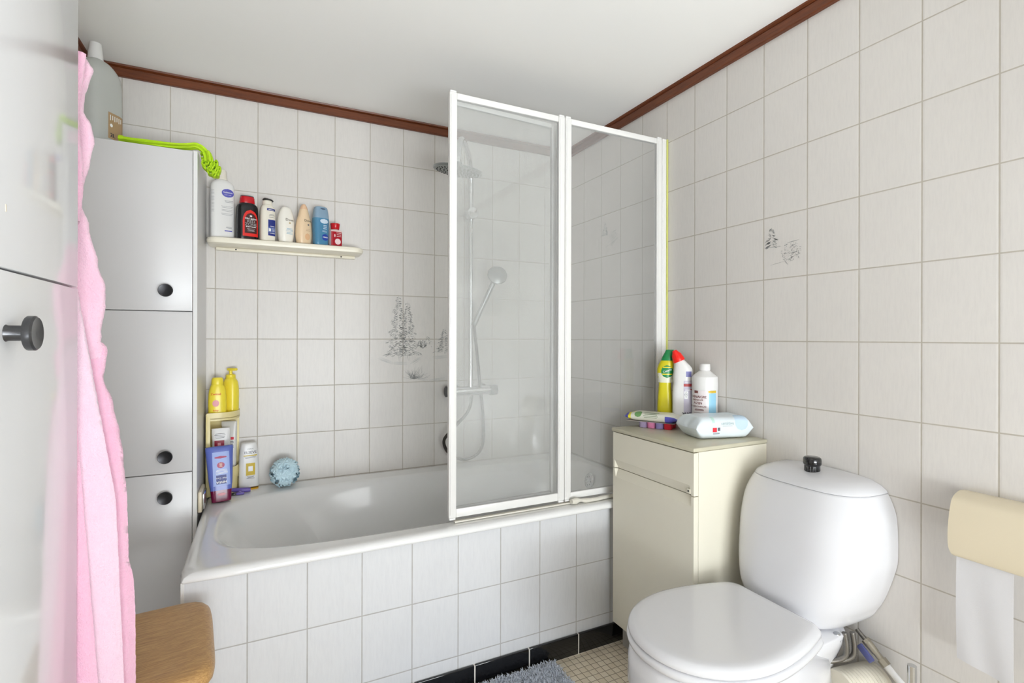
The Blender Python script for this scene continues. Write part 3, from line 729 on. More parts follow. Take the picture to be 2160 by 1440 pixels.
# 1 big white lotion bottle
b = thing('lotion_bottle', 'largest white bottle at the left end of the wall shelf, blue oval label', 'bottle', (-0.147, YS + .012, SZ), math.radians(14), GR)
B = Body([(0, .036, .022, 4.5), (.003, .0405, .026, 4.5), (.05, .041, .027, 4.5), (.16, .041, .027, 4.5), (.198, .0405, .0265, 4), (.214, .037, .025, 3), (.224, .028, .021, 2.4), (.230, .017, .016, 2), (.232, .016, .015, 2)])
obj('body', B.bm(), m_whitep, b)
bm = BM(); lathe(bm, [(.018, .230), (.018, .236), (.0165, .238), (.0155, .262), (.013, .268), (.001, .269)], 28); obj('cap', bm, m_ivoryp, b)
sf, s2 = B.surf(), B.surf(.0011)
bm = BM(); add_patch(bm, -.006, .036, .160, .193, sf, 12, 14, 'ellipse'); lb = obj('label', bm, m_blue, b)
bm = BM(); add_text(bm, 'Galenco', .0098, .015, .179, s2, bold=.0002); add_text(bm, 'BODY CARE', .0042, .015, .169, s2); obj('label_text', bm, m_wprint, lb, smooth=False)
bm = BM(); add_lines(bm, .004, .034, (.146, .141), sf); add_lines(bm, -.012, .036, (.124, .119, .111, .106, .096, .091), sf, .0008); add_lines(bm, .006, .032, (.045, .041), sf)
add_lines(bm, -.039, -.030, [.10 + .0055 * k for k in range(16)], sf, .0007, .1); obj('small_print', bm, m_ink, b, smooth=False)
bm = BM(); add_patch(bm, .004, .030, .028, .032, sf, 8, 1); obj('blue_stripe', bm, m_blue, b)
# 2 black and red body wash
b = thing('body_wash_bottle', 'black body wash bottle with red cap and red label on the shelf', 'bottle', (-0.060, YS, SZ), math.radians(16), GR)
B = Body([(0, .034, .022, 4), (.003, .0385, .026, 4), (.06, .0385, .026, 4), (.12, .0375, .026, 3.8), (.137, .034, .025, 3.2), (.144, .027, .022, 2.8), (.146, .026, .021, 2.6)])
obj('body', B.bm(), M('black bottle plastic', (14, 14, 18), 0.2, var=0.1), b)
bm = BM(); loft(bm, [sell(0, 0, .0265, .0215, 2.6, 40, .1455), sell(0, 0, .0270, .0220, 2.6, 40, .147), sell(0, 0, .0255, .0205, 2.6, 40, .168), sell(0, 0, .023, .018, 2.6, 40, .172)]); cp = obj('cap', bm, m_red, b)
bm = BM(); loft(bm, [sell(0, 0, .024, .019, 2.6, 40, .1722), sell(0, 0, .0235, .0185, 2.6, 40, .175), sell(0, 0, .01, .01, 2.6, 40, .1755)]); obj('cap_top', bm, m_ink, cp)
sf, s2, s3 = B.surf(), B.surf(.0011), B.surf(.0016)
bm = BM(); add_patch(bm, -.022, .033, .014, .118, sf, 14, 16, 'arch'); lb = obj('label', bm, M('red label', (224, 34, 26), 0.3, var=0.05), b)
bm = BM(); add_patch(bm, -.015, .028, .026, .106, s2, 14, 16, 'arch'); li = obj('label_panel', bm, M('dark red label panel', (70, 20, 20), 0.35, var=0.3, scale=90), lb)
bm = BM(); add_text(bm, 'Old Spice', .0105, .006, .083, s3, bold=.0003); add_text(bm, 'BODY WASH', .006, .007, .051, s3, bold=.0003); add_patch(bm, .002, .011, .090, .097, s3, 6, 6, 'ellipse'); add_lines(bm, -.008, .022, (.043, .038, .034), s3, .0008); obj('label_text', bm, m_wprint, lb, smooth=False)
bm = BM(); add_text(bm, 'RED', .0155, .007, .072, s3, bold=.0005); add_text(bm, 'ZONE', .0155, .007, .060, s3, bold=.0005); obj('label_title', bm, M('grey lettering', (150, 148, 148), 0.4), lb, smooth=False)
# 3 slim white bottle with dark flip top
b = thing('shower_gel_bottle', 'slim cream white bottle with dark flip top and blue label on the shelf', 'bottle', (0.012, YS, SZ), math.radians(18), GR)
B = Body([(0, .024, .018, 3.5), (.003, .0275, .021, 3.5), (.05, .0285, .022, 3.5), (.11, .0275, .0215, 3.4), (.136, .025, .020, 3), (.147, .019, .0165, 2.4), (.150, .016, .0145, 2.2)])
obj('body', B.bm(), m_ivoryp, b)
bm = BM(); lathe(bm, [(.0165, .1495), (.018, .151), (.0175, .164), (.014, .167)], 28); cp = obj('cap', bm, m_ivoryp, b)
bm = BM(); loft(bm, [sell(.002, 0, .0195, .0165, 2.6, 32, .1672), sell(.002, 0, .0205, .0165, 2.6, 32, .1695), sell(.002, 0, .017, .013, 2.6, 32, .1735)]); xform(bm, Matrix.Translation((0, 0, .167)) @ Matrix.Rotation(.12, 4, 'Y') @ Matrix.Translation((0, 0, -.167))); obj('cap_top', bm, m_black, cp)
sf, s2 = B.surf(), B.surf(.0011)
bm = BM(); add_patch(bm, -.008, .024, .124, .133, sf, 8, 3); obj('label', bm, m_navy, b)
bm = BM(); add_patch(bm, -.004, .024, .024, .0378, sf, 8, 4); obj('label', bm, m_navy, b)
bm = BM(); add_patch(bm, -.004, .024, .0582, .088, sf, 8, 6); lb = obj('label', bm, m_navy, b)
bm = BM(); add_patch(bm, -.004, .024, .038, .058, sf, 8, 4); obj('label_band', bm, M('mid blue print', (92, 112, 176), 0.4, var=0.3, scale=80), lb)
bm = BM(); add_lines(bm, .000, .022, (.061, .033), s2, .0016); add_lines(bm, .009, .022, (.052, .047, .042), s2, .0012); add_patch(bm, -.002, .006, .041, .053, s2, 3, 3); add_lines(bm, -.006, .020, (.127,), s2, .002); obj('label_text', bm, m_wprint, lb, smooth=False)
bm = BM(); add_lines(bm, -.002, .022, (.108, .104, .097), sf, .0014); obj('small_print', bm, m_ink, b, smooth=False)
# 4 / 5 rounded cream bottles
for (x, w, h, mt, lab, rz, tip) in ((0.0795, .0325, .150, M('pearl white plastic', (240, 236, 226), 0.3, var=0.02), 'rounded pearl white bottle with pale blue print, middle of the wall shelf', 16, False),
                                    (0.1470, .0325, .168, m_peach, 'peach tinted rounded bottle with tall pointed cap on the shelf', 24, True)):
    b = thing('shower_gel_bottle', lab, 'bottle', (x, YS, SZ), math.radians(rz), GR)
    if not tip: ct = [(0, .020, .016, 2.6), (.003, .024, .019, 2.6), (.03, .0295, .022, 2.5), (.07, w, .023, 2.4), (.10, .031, .0225, 2.4), (.125, .0255, .020, 2.3), (.140, .0195, .017, 2.3), (.147, .013, .012, 2.2), (.150, .003, .003, 2)]
    else: ct = [(0, .022, .017, 2.6), (.003, .026, .020, 2.6), (.03, .0315, .0225, 2.5), (.06, w, .023, 2.4), (.095, .029, .0215, 2.4), (.120, .022, .019, 2.3), (.140, .0175, .016, 2.2), (.156, .0125, .013, 2.2), (.166, .007, .009, 2), (.169, .002, .003, 2)]
    B = Body(ct); zc = .118 if not tip else .146
    obj('body', B.bm(-1, zc), mt, b); obj('cap', B.bm(zc - .002, 1), M('peach cap plastic', (232, 192, 156), 0.3) if tip else mt, b)
    sf = B.surf()
    bm = BM(); add_text(bm, 'Dove', .0145, .008, .094 if not tip else .098, sf, bold=.0002); obj('label_text', bm, M('olive print', (84, 80, 62), 0.4), b, smooth=False)
    bm = BM()
    if not tip: add_lines(bm, -.008, .024, (.058, .053, .048, .042, .037), sf, .0018)
    else: add_lines(bm, -.004, .018, (.062, .058, .055), sf, .0008)
    obj('small_print', bm, M('pale blue ink', (150, 184, 206), 0.4) if not tip else M('brown ink', (176, 140, 100), 0.4), b, smooth=False)
    bm = BM(); add_patch(bm, .005, .012, .078, .085, sf, 5, 5, 'ellipse'); obj('emblem', bm, M('gold ink', (182, 160, 110), 0.4) if not tip else m_ink, b, smooth=False)
    if tip:
        bm = BM(); add_patch(bm, -.006, .016, .018, .046, sf, 8, 8, 'ellipse'); obj('print', bm, M('orange blush print', (230, 184, 140), 0.4), b, smooth=False)
# 6 blue gel bottle
b = thing('shower_gel_bottle', 'translucent blue gel bottle with round dark blue mark on the shelf', 'bottle', (0.2125, YS, SZ), math.radians(20), GR)
B = Body([(0, .026, .018, 3.2), (.003, .029, .021, 3.2), (.04, .0305, .022, 3), (.09, .0325, .0225, 3), (.115, .0325, .0225, 3), (.140, .030, .021, 3), (.158, .026, .018, 3.2), (.163, .022, .016, 3.2), (.165, .012, .009, 3)])
obj('body', B.bm(-1, .115), m_liquid, b); obj('cap', B.bm(.113, 1), m_clearblue, b)
sf, s2 = B.surf(), B.surf(.0012)
bm = BM(); add_patch(bm, -.004, .024, .022, .050, sf, 10, 12, 'ellipse'); lb = obj('label', bm, M('deep blue print', (36, 66, 160), 0.35), b)
bm = BM(); add_text(bm, 'NIVEA', .0075, .010, .036, s2, bold=.0003); obj('label_text', bm, m_wprint, lb, smooth=False)
bm = BM(); add_patch(bm, -.012, .022, .092, .112, sf, 10, 8, 'ellipse'); add_lines(bm, .001, .017, (.083, .077, .070), sf, .003); add_lines(bm, -.006, .020, (.062, .058), sf, .0012); obj('print', bm, M('sky white print', (206, 222, 236), 0.4), b, smooth=False)
bm = BM(); add_patch(bm, -.010, .012, .150, .158, sf, 8, 4, 'ellipse'); obj('cap_recess_shade', bm, M('dark blue grey recess shade', (70, 92, 116), 0.4), b, smooth=False)  # flat dark oval, the shade of a cap recess painted on
# 7 small red bottle
b = thing('lotion_bottle', 'small square red bottle with red cap at the right end of the shelf', 'bottle', (0.2705, YS, SZ), math.radians(20), GR)
B = Body([(0, .0235, .015, 7), (.002, .0245, .016, 7), (.065, .0245, .016, 7), (.070, .023, .015, 6), (.073, .015, .0125, 3), (.076, .011, .011, 2)])
obj('body', B.bm(), M('blush bottle plastic', (222, 196, 192), 0.2, var=0.04), b)
bm = BM(); lathe(bm, [(.0150, .0755), (.0165, .077), (.0195, .097), (.019, .1), (.001, .1005)], 28); obj('cap', bm, m_red, b)
sf, s2 = B.surf(), B.surf(.0011)
bm = BM(); add_patch(bm, -.0238, .0238, .003, .064, sf, 16, 8); lb = obj('label', bm, M('crimson label', (170, 16, 34), 0.35, var=0.06), b)
bm = BM(); add_patch(bm, -.009, .016, .010, .036, s2, 10, 10, 'ellipse'); add_lines(bm, -.004, .020, (.058, .051, .044), s2, .0022); add_patch(bm, -.012, -.007, .040, .054, s2, 3, 8, 'ellipse'); obj('label_print', bm, M('blossom print', (238, 214, 214), 0.4), lb, smooth=False)

# ------------------------------------------------------------------ corner of the bath: caddy and toiletries
RIM = 0.5295
cd = thing('corner_caddy', 'yellowed plastic corner rack on the bath rim, two yellow bottles on top', 'rack', (-0.145, 2.315, RIM))
CT = CZ - 0.289
def caddy_arc(ins, z, y_front=2.262):
    """quarter round outline: from the cabinet side round to the back wall"""
    lp = []
    for k in range(13):
        a = PI * 1.5 + PI / 2 * k / 12
        lp.append(Vector((-0.192 + ins + (0.106 - 2 * ins) * math.sin(PI / 2 * k / 12) ** .75, YB - .004 - ins - (0.104 - 2 * ins) * max(0, math.cos(PI / 2 * k / 12)) ** .62, z)))
    lp += [Vector((-0.192 + ins, YB - .003 - ins, z))]
    return lp
bm = BM()
def slab(z0, z1): loft(bm, [caddy_arc(.001, z0), caddy_arc(0, z0 + .002), caddy_arc(0, z1 - .002), caddy_arc(.002, z1)])
slab(CT - .026, CT - .018); obj('top_tray', bm, m_caddy, cd, world=True)
bm = BM()
def band(z0, z1, th=.004):
    A, A2, Bn, B2 = [caddy_arc(0, z0)[:13], caddy_arc(0, z1)[:13], caddy_arc(th, z0)[:13], caddy_arc(th, z1)[:13]]
    lps = [[A[i], A2[i], B2[i], Bn[i]] for i in range(13)]; loft(bm, lps)
band(CT - .030, CT); obj('top_rim', bm, m_caddy, cd, world=True)
bm = BM(); slab(CZ - .545, CZ - .538); obj('lower_tray', bm, m_caddy, cd, world=True)
bm = BM(); band(CZ - .548, CZ - .505); obj('lower_rim', bm, m_caddy, cd, world=True)
bm = BM(); rbox(bm, (-0.195, 2.247, RIM), (-0.180, 2.252, CT - .012), .002); rbox(bm, (-0.1955, 2.249, RIM), (-0.1925, YB - .002, CT - .004), .001); obj('side_wall', bm, m_caddy, cd, world=True)
bm = BM(); rbox(bm, (-0.1915, YB - .004, RIM), (-0.088, YB - .0015, CT - .006), .001); obj('back_plate', bm, m_caddy, cd, world=True)
bm = BM()
A = caddy_arc(.004, RIM + .0005)[:13]; lps = [[p, p + Vector((0, 0, CZ - .549 - RIM)), p + Vector((.0, .004, CZ - .549 - RIM)), p + Vector((0, .004, 0))] for p in A]; loft(bm, lps)
obj('front_skirt', bm, m_caddy, cd, world=True)
TT = CT - .018
b = thing('shampoo_bottle', 'yellow flip cap bottle on the corner rack, left of the yellow pump bottle', 'bottle', (-0.160, 2.287, TT), math.radians(6))
B = Body([(0, .024, .019, 2.8), (.003, .029, .0225, 2.8), (.04, .031, .0235, 2.6), (.085, .030, .023, 2.5), (.112, .025, .021, 2.3), (.124, .0195, .0185, 2.2)])
obj('body', B.bm(), m_yellow, b)
bm = BM(); loft(bm, [sell(0, 0, .020, .0185, 2.2, 36, .1235), sell(0, 0, .0205, .019, 2.2, 36, .126), sell(0, 0, .0195, .0175, 2.2, 36, .143), sell(0, 0, .016, .0145, 2.2, 36, .150), sell(0, 0, .005, .005, 2.2, 36, .151)]); obj('cap', bm, m_yellow, b)
sf = B.surf()
bm = BM(); add_text(bm, 'Zwitsal', .0115, -.006, .088, sf, bold=.0003); add_text(bm, 'baby', .010, -.006, .026, sf, bold=.0002); obj('label_text', bm, m_orange, b, smooth=False)
bm = BM(); add_patch(bm, -.017, .005, .040, .066, sf, 12, 12, 'ellipse'); obj('print', bm, m_pink, b, smooth=False)
b = thing('soap_pump', 'yellow pump bottle on the corner rack against the back wall', 'bottle', (-0.117, 2.325, TT), math.radians(-38))
B = Body([(0, .023, .019, 2.8), (.003, .027, .0225, 2.8), (.05, .029, .0235, 2.6), (.10, .029, .0235, 2.5), (.128, .026, .022, 2.3), (.140, .019, .018, 2.2), (.144, .016, .016, 2)])
obj('body', B.bm(), m_yellow, b)
bm = BM(); lathe(bm, [(.0165, .1435), (.0175, .145), (.0175, .156), (.014, .159), (.006, .160), (.006, .174)], 24); pm = obj('pump_collar', bm, m_yellow, b)
bm = BM(); rbox(bm, (-.012, -.009, .1735), (.026, .009, .184), .004); obj('pump_nozzle', bm, m_yellow, pm)
sf = B.surf()
bm = BM(); add_text(bm, 'Zwitsal', .013, -.006, .075, sf, PI / 2, bold=.0003); obj('label_text', bm, m_orange, b, smooth=False)
bm = BM()
for k in range(11): add_patch(bm, -.012, -.002, .014 + .003 * k, .0152 + .003 * k + (.0008 if k % 3 else 0), sf, 3, 1)
obj('barcode', bm, m_inkd, b, smooth=False)
# two tubes standing in the rack
TZ = CZ - .5378
b = thing('cream_tube', 'white tube with dark red label square standing in the corner rack', 'tube', (-0.148, 2.287, TZ), math.radians(6))
b.scale = (1.08, 1, 1.12)
B = Body([(0, .014, .012, 2.2), (.004, .016, .014, 2.2), (.02, .017, .015, 2.3), (.022, .023, .014, 2.6), (.10, .027, .012, 3), (.150, .029, .006, 4), (.165, .029, .003, 5)])
obj('body', B.bm(.0215, 1), m_whitep, b); obj('cap', B.bm(-1, .023), m_whitep, b)
sf, s2 = B.surf(), B.surf(.0011)
bm = BM(); add_patch(bm, -.020, .010, .098, .124, sf, 8, 6); lb = obj('label', bm, M('ruby label', (182, 20, 60), 0.35, var=0.25, scale=60), b)
bm = BM(); add_patch(bm, -.010, .000, .107, .116, s2, 4, 4); obj('label_mark', bm, m_pink, lb, smooth=False)
bm = BM(); add_lines(bm, -.022, .016, (.146, .141, .136, .132), sf, .0012); add_lines(bm, -.018, .018, (.092, .086), sf, .0018); add_lines(bm, .008, .022, (.083, .080), sf, .0012); obj('small_print', bm, m_inkd, b, smooth=False)
b = thing('cream_tube', 'grey white tube standing behind the red labelled tube in the corner rack', 'tube', (-0.121, 2.318, TZ), math.radians(-8))
b.scale = (1.1, 1, 1.14)
B = Body([(0, .015, .013, 2.2), (.004, .017, .015, 2.2), (.02, .018, .016, 2.3), (.022, .022, .015, 2.6), (.10, .0235, .012, 3), (.165, .0245, .007, 4), (.180, .0245, .003, 5)])
obj('body', B.bm(.0215, 1), M('pearl grey tube', (214, 212, 206), 0.3, var=0.03), b); obj('cap', B.bm(-1, .023), m_ink, b)
sf, s2 = B.surf(), B.surf(.0011)
bm = BM(); add_patch(bm, .006, .016, .117, .126, sf, 4, 3); obj('label', bm, m_redprint, b)
bm = BM(); add_lines(bm, .004, .016, (.110, .105, .100, .095, .090), sf, .002); obj('small_print', bm, m_ink, b, smooth=False)
# upside-down periwinkle bottle leaning on the rack, standing on its cap on the rim
b = thing('conditioner_bottle', 'periwinkle blue bottle standing upside down on a maroon cap, front of the corner rack', 'bottle', (-0.138, 2.172, RIM + .0036), math.radians(4))
b.rotation_euler = (math.radians(-9), math.radians(-2), math.radians(6))
B = Body([(0, .029, .017, 4.5), (.003, .0315, .019, 4.5), (.040, .0345, .021, 4.2), (.07, .038, .0225, 4), (.12, .041, .024, 4), (.165, .0435, .024, 4), (.188, .045, .022, 4), (.196, .0445, .018, 4), (.199, .041, .012, 4)])
obj('body', B.bm(.0395, 1), m_peri, b)
obj('cap', B.bm(-1, .041), m_maroon, b)
sf, s2, s3 = B.surf(), B.surf(.0011), B.surf(.0016)
bm = BM(); add_patch(bm, -.024, .030, .056, .178, sf, 10, 16); lb = obj('label', bm, m_peril, b)
bm = BM(); add_patch(bm, -.014, .018, .062, .094, s2, 8, 6); lm = obj('label_panel', bm, m_navy, lb)
bm = BM(); add_text(bm, 'NIVEA', .0115, .002, .069, s3, PI, bold=.0004); add_text(bm, 'Hair Care', .0085, .002, .083, s3, PI); obj('label_text', bm, m_wprint, lm, smooth=False)
bm = BM(); add_lines(bm, -.016, .024, (.099, .103, .108, .112), s2, .0018); obj('small_print', bm, m_wprint, lb, smooth=False)
bm = BM(); add_patch(bm, -.010, .014, .119, .141, s2, 8, 10, 'ellipse'); add_patch(bm, -.018, .022, .154, .163, s2, 10, 4, 'ellipse'); le = obj('emblem', bm, M('magenta print', (176, 44, 92), 0.4, var=0.2, scale=60), lb)
bm = BM(); add_lines(bm, -.003, .007, (.124, .128, .132, .136), s3, .0018); obj('emblem_mark', bm, M('cream print', (240, 214, 190), 0.4), le, smooth=False)
bm = BM(); add_patch(bm, -.012, .014, .020, .031, sf, 8, 8, 'ellipse'); obj('cap_label', bm, m_pink, b, smooth=False)
# white shampoo bottle leaning against the wall
b = thing('shampoo_bottle', 'white bottle with a yellow printed square standing between corner rack and bath pouf', 'bottle', (-0.053, 2.316, RIM + .0012), math.radians(4))
b.rotation_euler = (0, 0, math.radians(8))
B = Body([(0, .034, .020, 4), (.003, .0355, .0215, 4), (.06, .036, .0225, 3.8), (.12, .0345, .022, 3.6), (.16, .0305, .020, 3.4), (.178, .028, .018, 3.2), (.183, .025, .015, 3)])
obj('body', B.bm(.008, 1), m_whitep, b); obj('cap', B.bm(-1, .0085), M('amber plastic', (222, 170, 30), 0.3), b)
sf, s2 = B.surf(), B.surf(.0011)
bm = BM(); add_text(bm, 'ELSEVE', .0145, .004, .146, sf, bold=.0002); add_text(bm, "L'OREAL", .006, .004, .160, sf); add_lines(bm, -.020, .026, (.128, .124), sf, .0012); obj('label_text', bm, m_ink, b, smooth=False)
bm = BM(); add_patch(bm, -.020, .027, .132, .136, sf, 8, 1); add_patch(bm, -.012, .020, .056, .104, sf, 8, 8); lb = obj('label', bm, M('mustard print', (206, 176, 30), 0.4, var=0.15, scale=70), b)
bm = BM(); add_patch(bm, -.004, .012, .072, .092, s2, 5, 5); obj('label_panel', bm, m_wprint, lb, smooth=False)
bm = BM(); add_lines(bm, -.010, .018, (.051, .047, .043), sf, .0016); obj('small_print', bm, m_ink, b, smooth=False)
# razor lying on the rim
rz = thing('razor', 'purple disposable razor lying on the bath rim behind the periwinkle bottle', 'razor', (-0.085, 2.265, RIM))
bm = BM(); tube(bm, catmull([(-0.148, 2.29, RIM + .014), (-0.12, 2.275, RIM + .014), (-0.085, 2.262, RIM + .011), (-0.045, 2.262, RIM + .009)], 6), .006, 10, True, lambda i: .0075 - .002 * math.sin(i * .35)); obj('handle', bm, m_purple, rz, world=True)
bm = BM(); rbox(bm, (-0.094, 2.232, RIM + .0005), (-0.066, 2.246, RIM + .010), .003); rbox(bm, (-0.086, 2.240, RIM + .006), (-0.074, 2.262, RIM + .013), .003); hd = obj('head', bm, m_purple, rz, world=True)
bm = BM(); rbox(bm, (-0.112, 2.238, RIM + .0005), (-0.092, 2.252, RIM + .006), .002); obj('blade_guard', bm, m_black, hd, world=True)
# bath pouf
bm = BM(); rr = random.Random(3)
for k in range(120):
    d = Vector((rr.gauss(0, 1), rr.gauss(0, 1), rr.gauss(0, 1))).normalized()
    c = d * (.026 + .022 * rr.random()); R = .011 + .010 * rr.random()
    t1 = d.orthogonal().normalized(); t2 = d.cross(t1); nf = rr.choice((7, 8, 9, 10)); ph = rr.random() * 6
    rows = []
    for i in range(6):
        f = i / 5; row = []
        for j in range(48):
            a = 2 * PI * j / 48; ru = R * f * (1 + .10 * math.sin(nf * a + ph)); hh = R * (.16 * f * f * math.sin(nf * a + ph + 1.2) + .55 * (1 - f * f) * .3)
            row.append(c + d * hh + (t1 * math.cos(a) + t2 * math.sin(a)) * max(ru, .0005))
        rows.append(row)
    for row in rows:
        for p in row:
            L = p.length
            if L > .0625: p *= .0625 / L
            if p.z < -.0500: p.z = -.0500
    loft(bm, rows, True, False)
xform(bm, Matrix.Translation((0.078, 2.278, RIM + .058)) @ Matrix.Scale(1.15, 4))
tag(obj('bath_pouf', bm, m_loofah, ang=70), 'pale blue mesh bath pouf on the back rim of the bath', 'bath pouf')
# small clip by the cabinet
cp = thing('soap_clip', 'small beige and chrome clip on the bath rim against the tall cabinet', 'clip', (-0.190, 2.10, RIM))
bm = BM(); rbox(bm, (-0.202, 2.064, RIM), (-0.190, 2.175, RIM + .072), .004); obj('clip_body', bm, m_beige, cp, world=True)
bm = BM(); rbox(bm, (-0.1898, 2.075, RIM + .008), (-0.183, 2.160, RIM + .062), .003, 3); obj('clip_plate', bm, m_chrome, cp, world=True)

# ------------------------------------------------------------------ cream cabinet beside the toilet
cc = thing('bathroom_cabinet', 'low cream cabinet with drawer and door between bath and toilet', 'cabinet', (1.31, 1.33, 0))
CY0, CY1 = 1.128, 1.522; CTZ = CZ - 0.328
bm = BM(); rbox(bm, (1.166, CY0, 0.098), (XR - .001, CY1, CTZ - .0135), .001); obj('body', bm, m_cream, cc, world=True, smooth=False)
bm = BM(); rbox(bm, (1.192, CY0 + .004, 0), (XR - .003, CY1 - .002, 0.098)); obj('plinth', bm, M('grey plinth', (168, 166, 162), 0.5), cc, world=True, smooth=False)
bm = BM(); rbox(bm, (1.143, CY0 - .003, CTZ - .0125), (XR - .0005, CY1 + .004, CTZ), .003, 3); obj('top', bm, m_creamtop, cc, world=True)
def front(z0, z1, grip_top):
    bm = BM(); X0, X1 = 1.147, 1.165
    def prof(g):
        if not g: return [(X0 + .001, z0), (X0, z0 + .001), (X0, z1 - .001), (X0 + .001, z1), (X1, z1), (X1, z0)]
        return None
    gy0, gy1 = CY0 + .012, CY1 - .010; gd, gh = .010, .030
    secs = []
    def P(y, k):
        if grip_top: zz = [(X0, z0), (X0, z1 - gh), (X0 + gd * k, z1 - .003), (X0 + gd * k + .001, z1), (X1, z1), (X1, z0)]
        else: zz = [(X0 + gd * k + .001, z0), (X0 + gd * k, z0 + .003), (X0, z0 + gh), (X0, z1), (X1, z1), (X1, z0)]
        return [Vector((x, y, z)) for x, z in zz]
    loft(bm, [P(CY0 + .001, 0), P(gy0, 0), P(gy0 + .007, 1), P(gy1 - .007, 1), P(gy1, 0), P(CY1 - .001, 0)])
    return bm
dr = obj('drawer', front(CZ - .472, CTZ - .0155, False), m_cream, cc, world=True, smooth=False)
bm = BM(); rbox(bm, (1.1455, CY0 + .014, CZ - .468), (1.150, CY0 + .028, CZ - .453), .001); pl = obj('lock_plate', bm, m_cream, dr, world=True)
bm = BM(); lathe(bm, [(.003, 0), (.003, .001), (.001, .0012)], 12); xform(bm, Matrix.Translation((1.1456, CY0 + .021, CZ - .460)) @ Matrix.Rotation(-PI / 2, 4, 'Y')); obj('lock', bm, m_dark, pl, world=True)
obj('door', front(0.100, CZ - .4745, True), m_cream, cc, world=True, smooth=False)

# ---- things on the cream cabinet
b = thing('toilet_cleaner', 'yellow toilet cleaner bottle with green cap, against the shower screen post', 'bottle', (1.367, 1.492, CTZ), math.radians(-46))
B = Body([(0, .026, .022, 3.5), (.003, .0285, .0245, 3.5), (.08, .0275, .024, 3.2), (.145, .0235, .0215, 2.8), (.165, .0240, .0215, 2.6), (.19, .0285, .023, 2.4), (.215, .030, .022, 2.4, .002), (.235, .026, .020, 2.4, .006), (.246, .021, .018, 2.3, .009)])
obj('body', B.bm(), M('lime yellow plastic', (214, 202, 24), 0.28, var=0.08), b)
b2 = Body([(.243, .0225, .0190, 2.4, .008), (.255, .0205, .018, 2.4, .010), (.272, .0165, .0145, 2.4, .015), (.282, .015, .012, 2.5, .018), (.284, .012, .010, 2.5, .018)])
obj('cap', b2.bm(), m_green, b)
sf, s2, s3 = B.surf(), B.surf(.0011), B.surf(.0016)
bm = BM(); add_patch(bm, -.026, .028, .160, .196, sf, 12, 6); obj('label_base', bm, M('pale print', (226, 226, 206), 0.35), b, smooth=False)
bm = BM(); add_patch(bm, -.012, .030, .178, .226, s2, 12, 10, 'ellipse'); lb = obj('label', bm, m_green, b)
bm = BM(); add_patch(bm, -.008, .026, .190, .194, s3, 10, 2); add_patch(bm, -.006, .026, .216, .220, s3, 10, 2); obj('label_stripe', bm, M('yellow stripe print', (240, 220, 40), 0.35), lb, smooth=False)
bm = BM(); add_text(bm, 'Canard', .0105, .009, .205, s3, .35, bold=.0002); obj('label_text', bm, m_wprint, lb, smooth=False)
b = thing('toilet_cleaner', 'white toilet cleaner bottle with angled bright red cap on the cream cabinet', 'bottle', (1.391, 1.424, CTZ), math.radians(-46))
B = Body([(0, .033, .024, 3.5), (.003, .036, .0265, 3.5), (.08, .0365, .027, 3.4), (.140, .0360, .0265, 3), (.160, .0335, .025, 2.6), (.185, .0345, .0245, 2.5), (.210, .0335, .0235, 2.4, .001), (.225, .029, .022, 2.3, -.002), (.240, .0215, .019, 2.2, -.009), (.247, .0185, .0165, 2.2, -.013)])
obj('body', B.bm(), m_whitep, b)
bm = BM(); lathe(bm, [(.0205, 0), (.022, .003), (.0205, .014), (.0150, .030), (.009, .041), (.0075, .044), (.001, .045)], 28)
for k in range(14):
    a = 2 * PI * k / 14; tube(bm, [(.0212 * math.cos(a), .0212 * math.sin(a), .003), (.0155 * math.cos(a), .0155 * math.sin(a), .029)], .0012, 6)
xform(bm, Matrix.Translation((-.0125, 0, .2415)) @ Matrix.Rotation(math.radians(-24), 4, 'Y')); obj('cap', bm, m_redcap, b)
sf, s2 = B.surf(), B.surf(.0011)
bm = BM(); add_patch(bm, .004, .0355, .008, .172, sf, 8, 12); lb = obj('label', bm, M('lilac label', (196, 190, 206), 0.35, var=0.05), b)
bm = BM(); add_patch(bm, .004, .0355, .151, .161, s2, 8, 2); add_patch(bm, .026, .035, .138, .142, s2, 4, 1); obj('label_band', bm, M('brick red print', (186, 72, 74), 0.4), lb, smooth=False)
bm = BM(); add_patch(bm, .006, .018, .106, .134, s2, 5, 6); add_lines(bm, .006, .033, (.137, .166), s2, .0022); lw = obj('label_panel', bm, m_wprint, lb, smooth=False)
bm = BM(); s3 = B.surf(.0016)
for q in range(4):
    P = [(.012, .132), (.017, .121), (.012, .110), (.007, .121)]; a, c = P[q], P[(q + 1) % 4]
    n = 6
    for k in range(n):
        f0, f1 = k / n, (k + 1) / n
        p0 = (a[0] + (c[0] - a[0]) * f0, a[1] + (c[1] - a[1]) * f0); p1 = (a[0] + (c[0] - a[0]) * f1, a[1] + (c[1] - a[1]) * f1)
        bm.faces.new([bm.verts.new(s3(*x)) for x in (p0, p1, (p1[0], p1[1] + .0014), (p0[0], p0[1] + .0014))])
add_lines(bm, .009, .015, (.120, .123), s3, .0012); add_text(bm, 'WC', .017, .015, .050, s2, bold=.0008); obj('hazard_mark', bm, m_inkd, lb, smooth=False)
bm = BM(); add_patch(bm, .012, .030, .186, .206, sf, 5, 5); add_text(bm, 'NET', .008, .021, .196, s2); obj('print', bm, M('violet print', (128, 128, 190), 0.4, var=0.3, scale=200), b, smooth=False)
b = thing('vinegar_bottle', 'round white bottle with white screw cap behind the large pale wipes pack', 'bottle', (1.420, 1.346, CTZ), math.radians(-50))
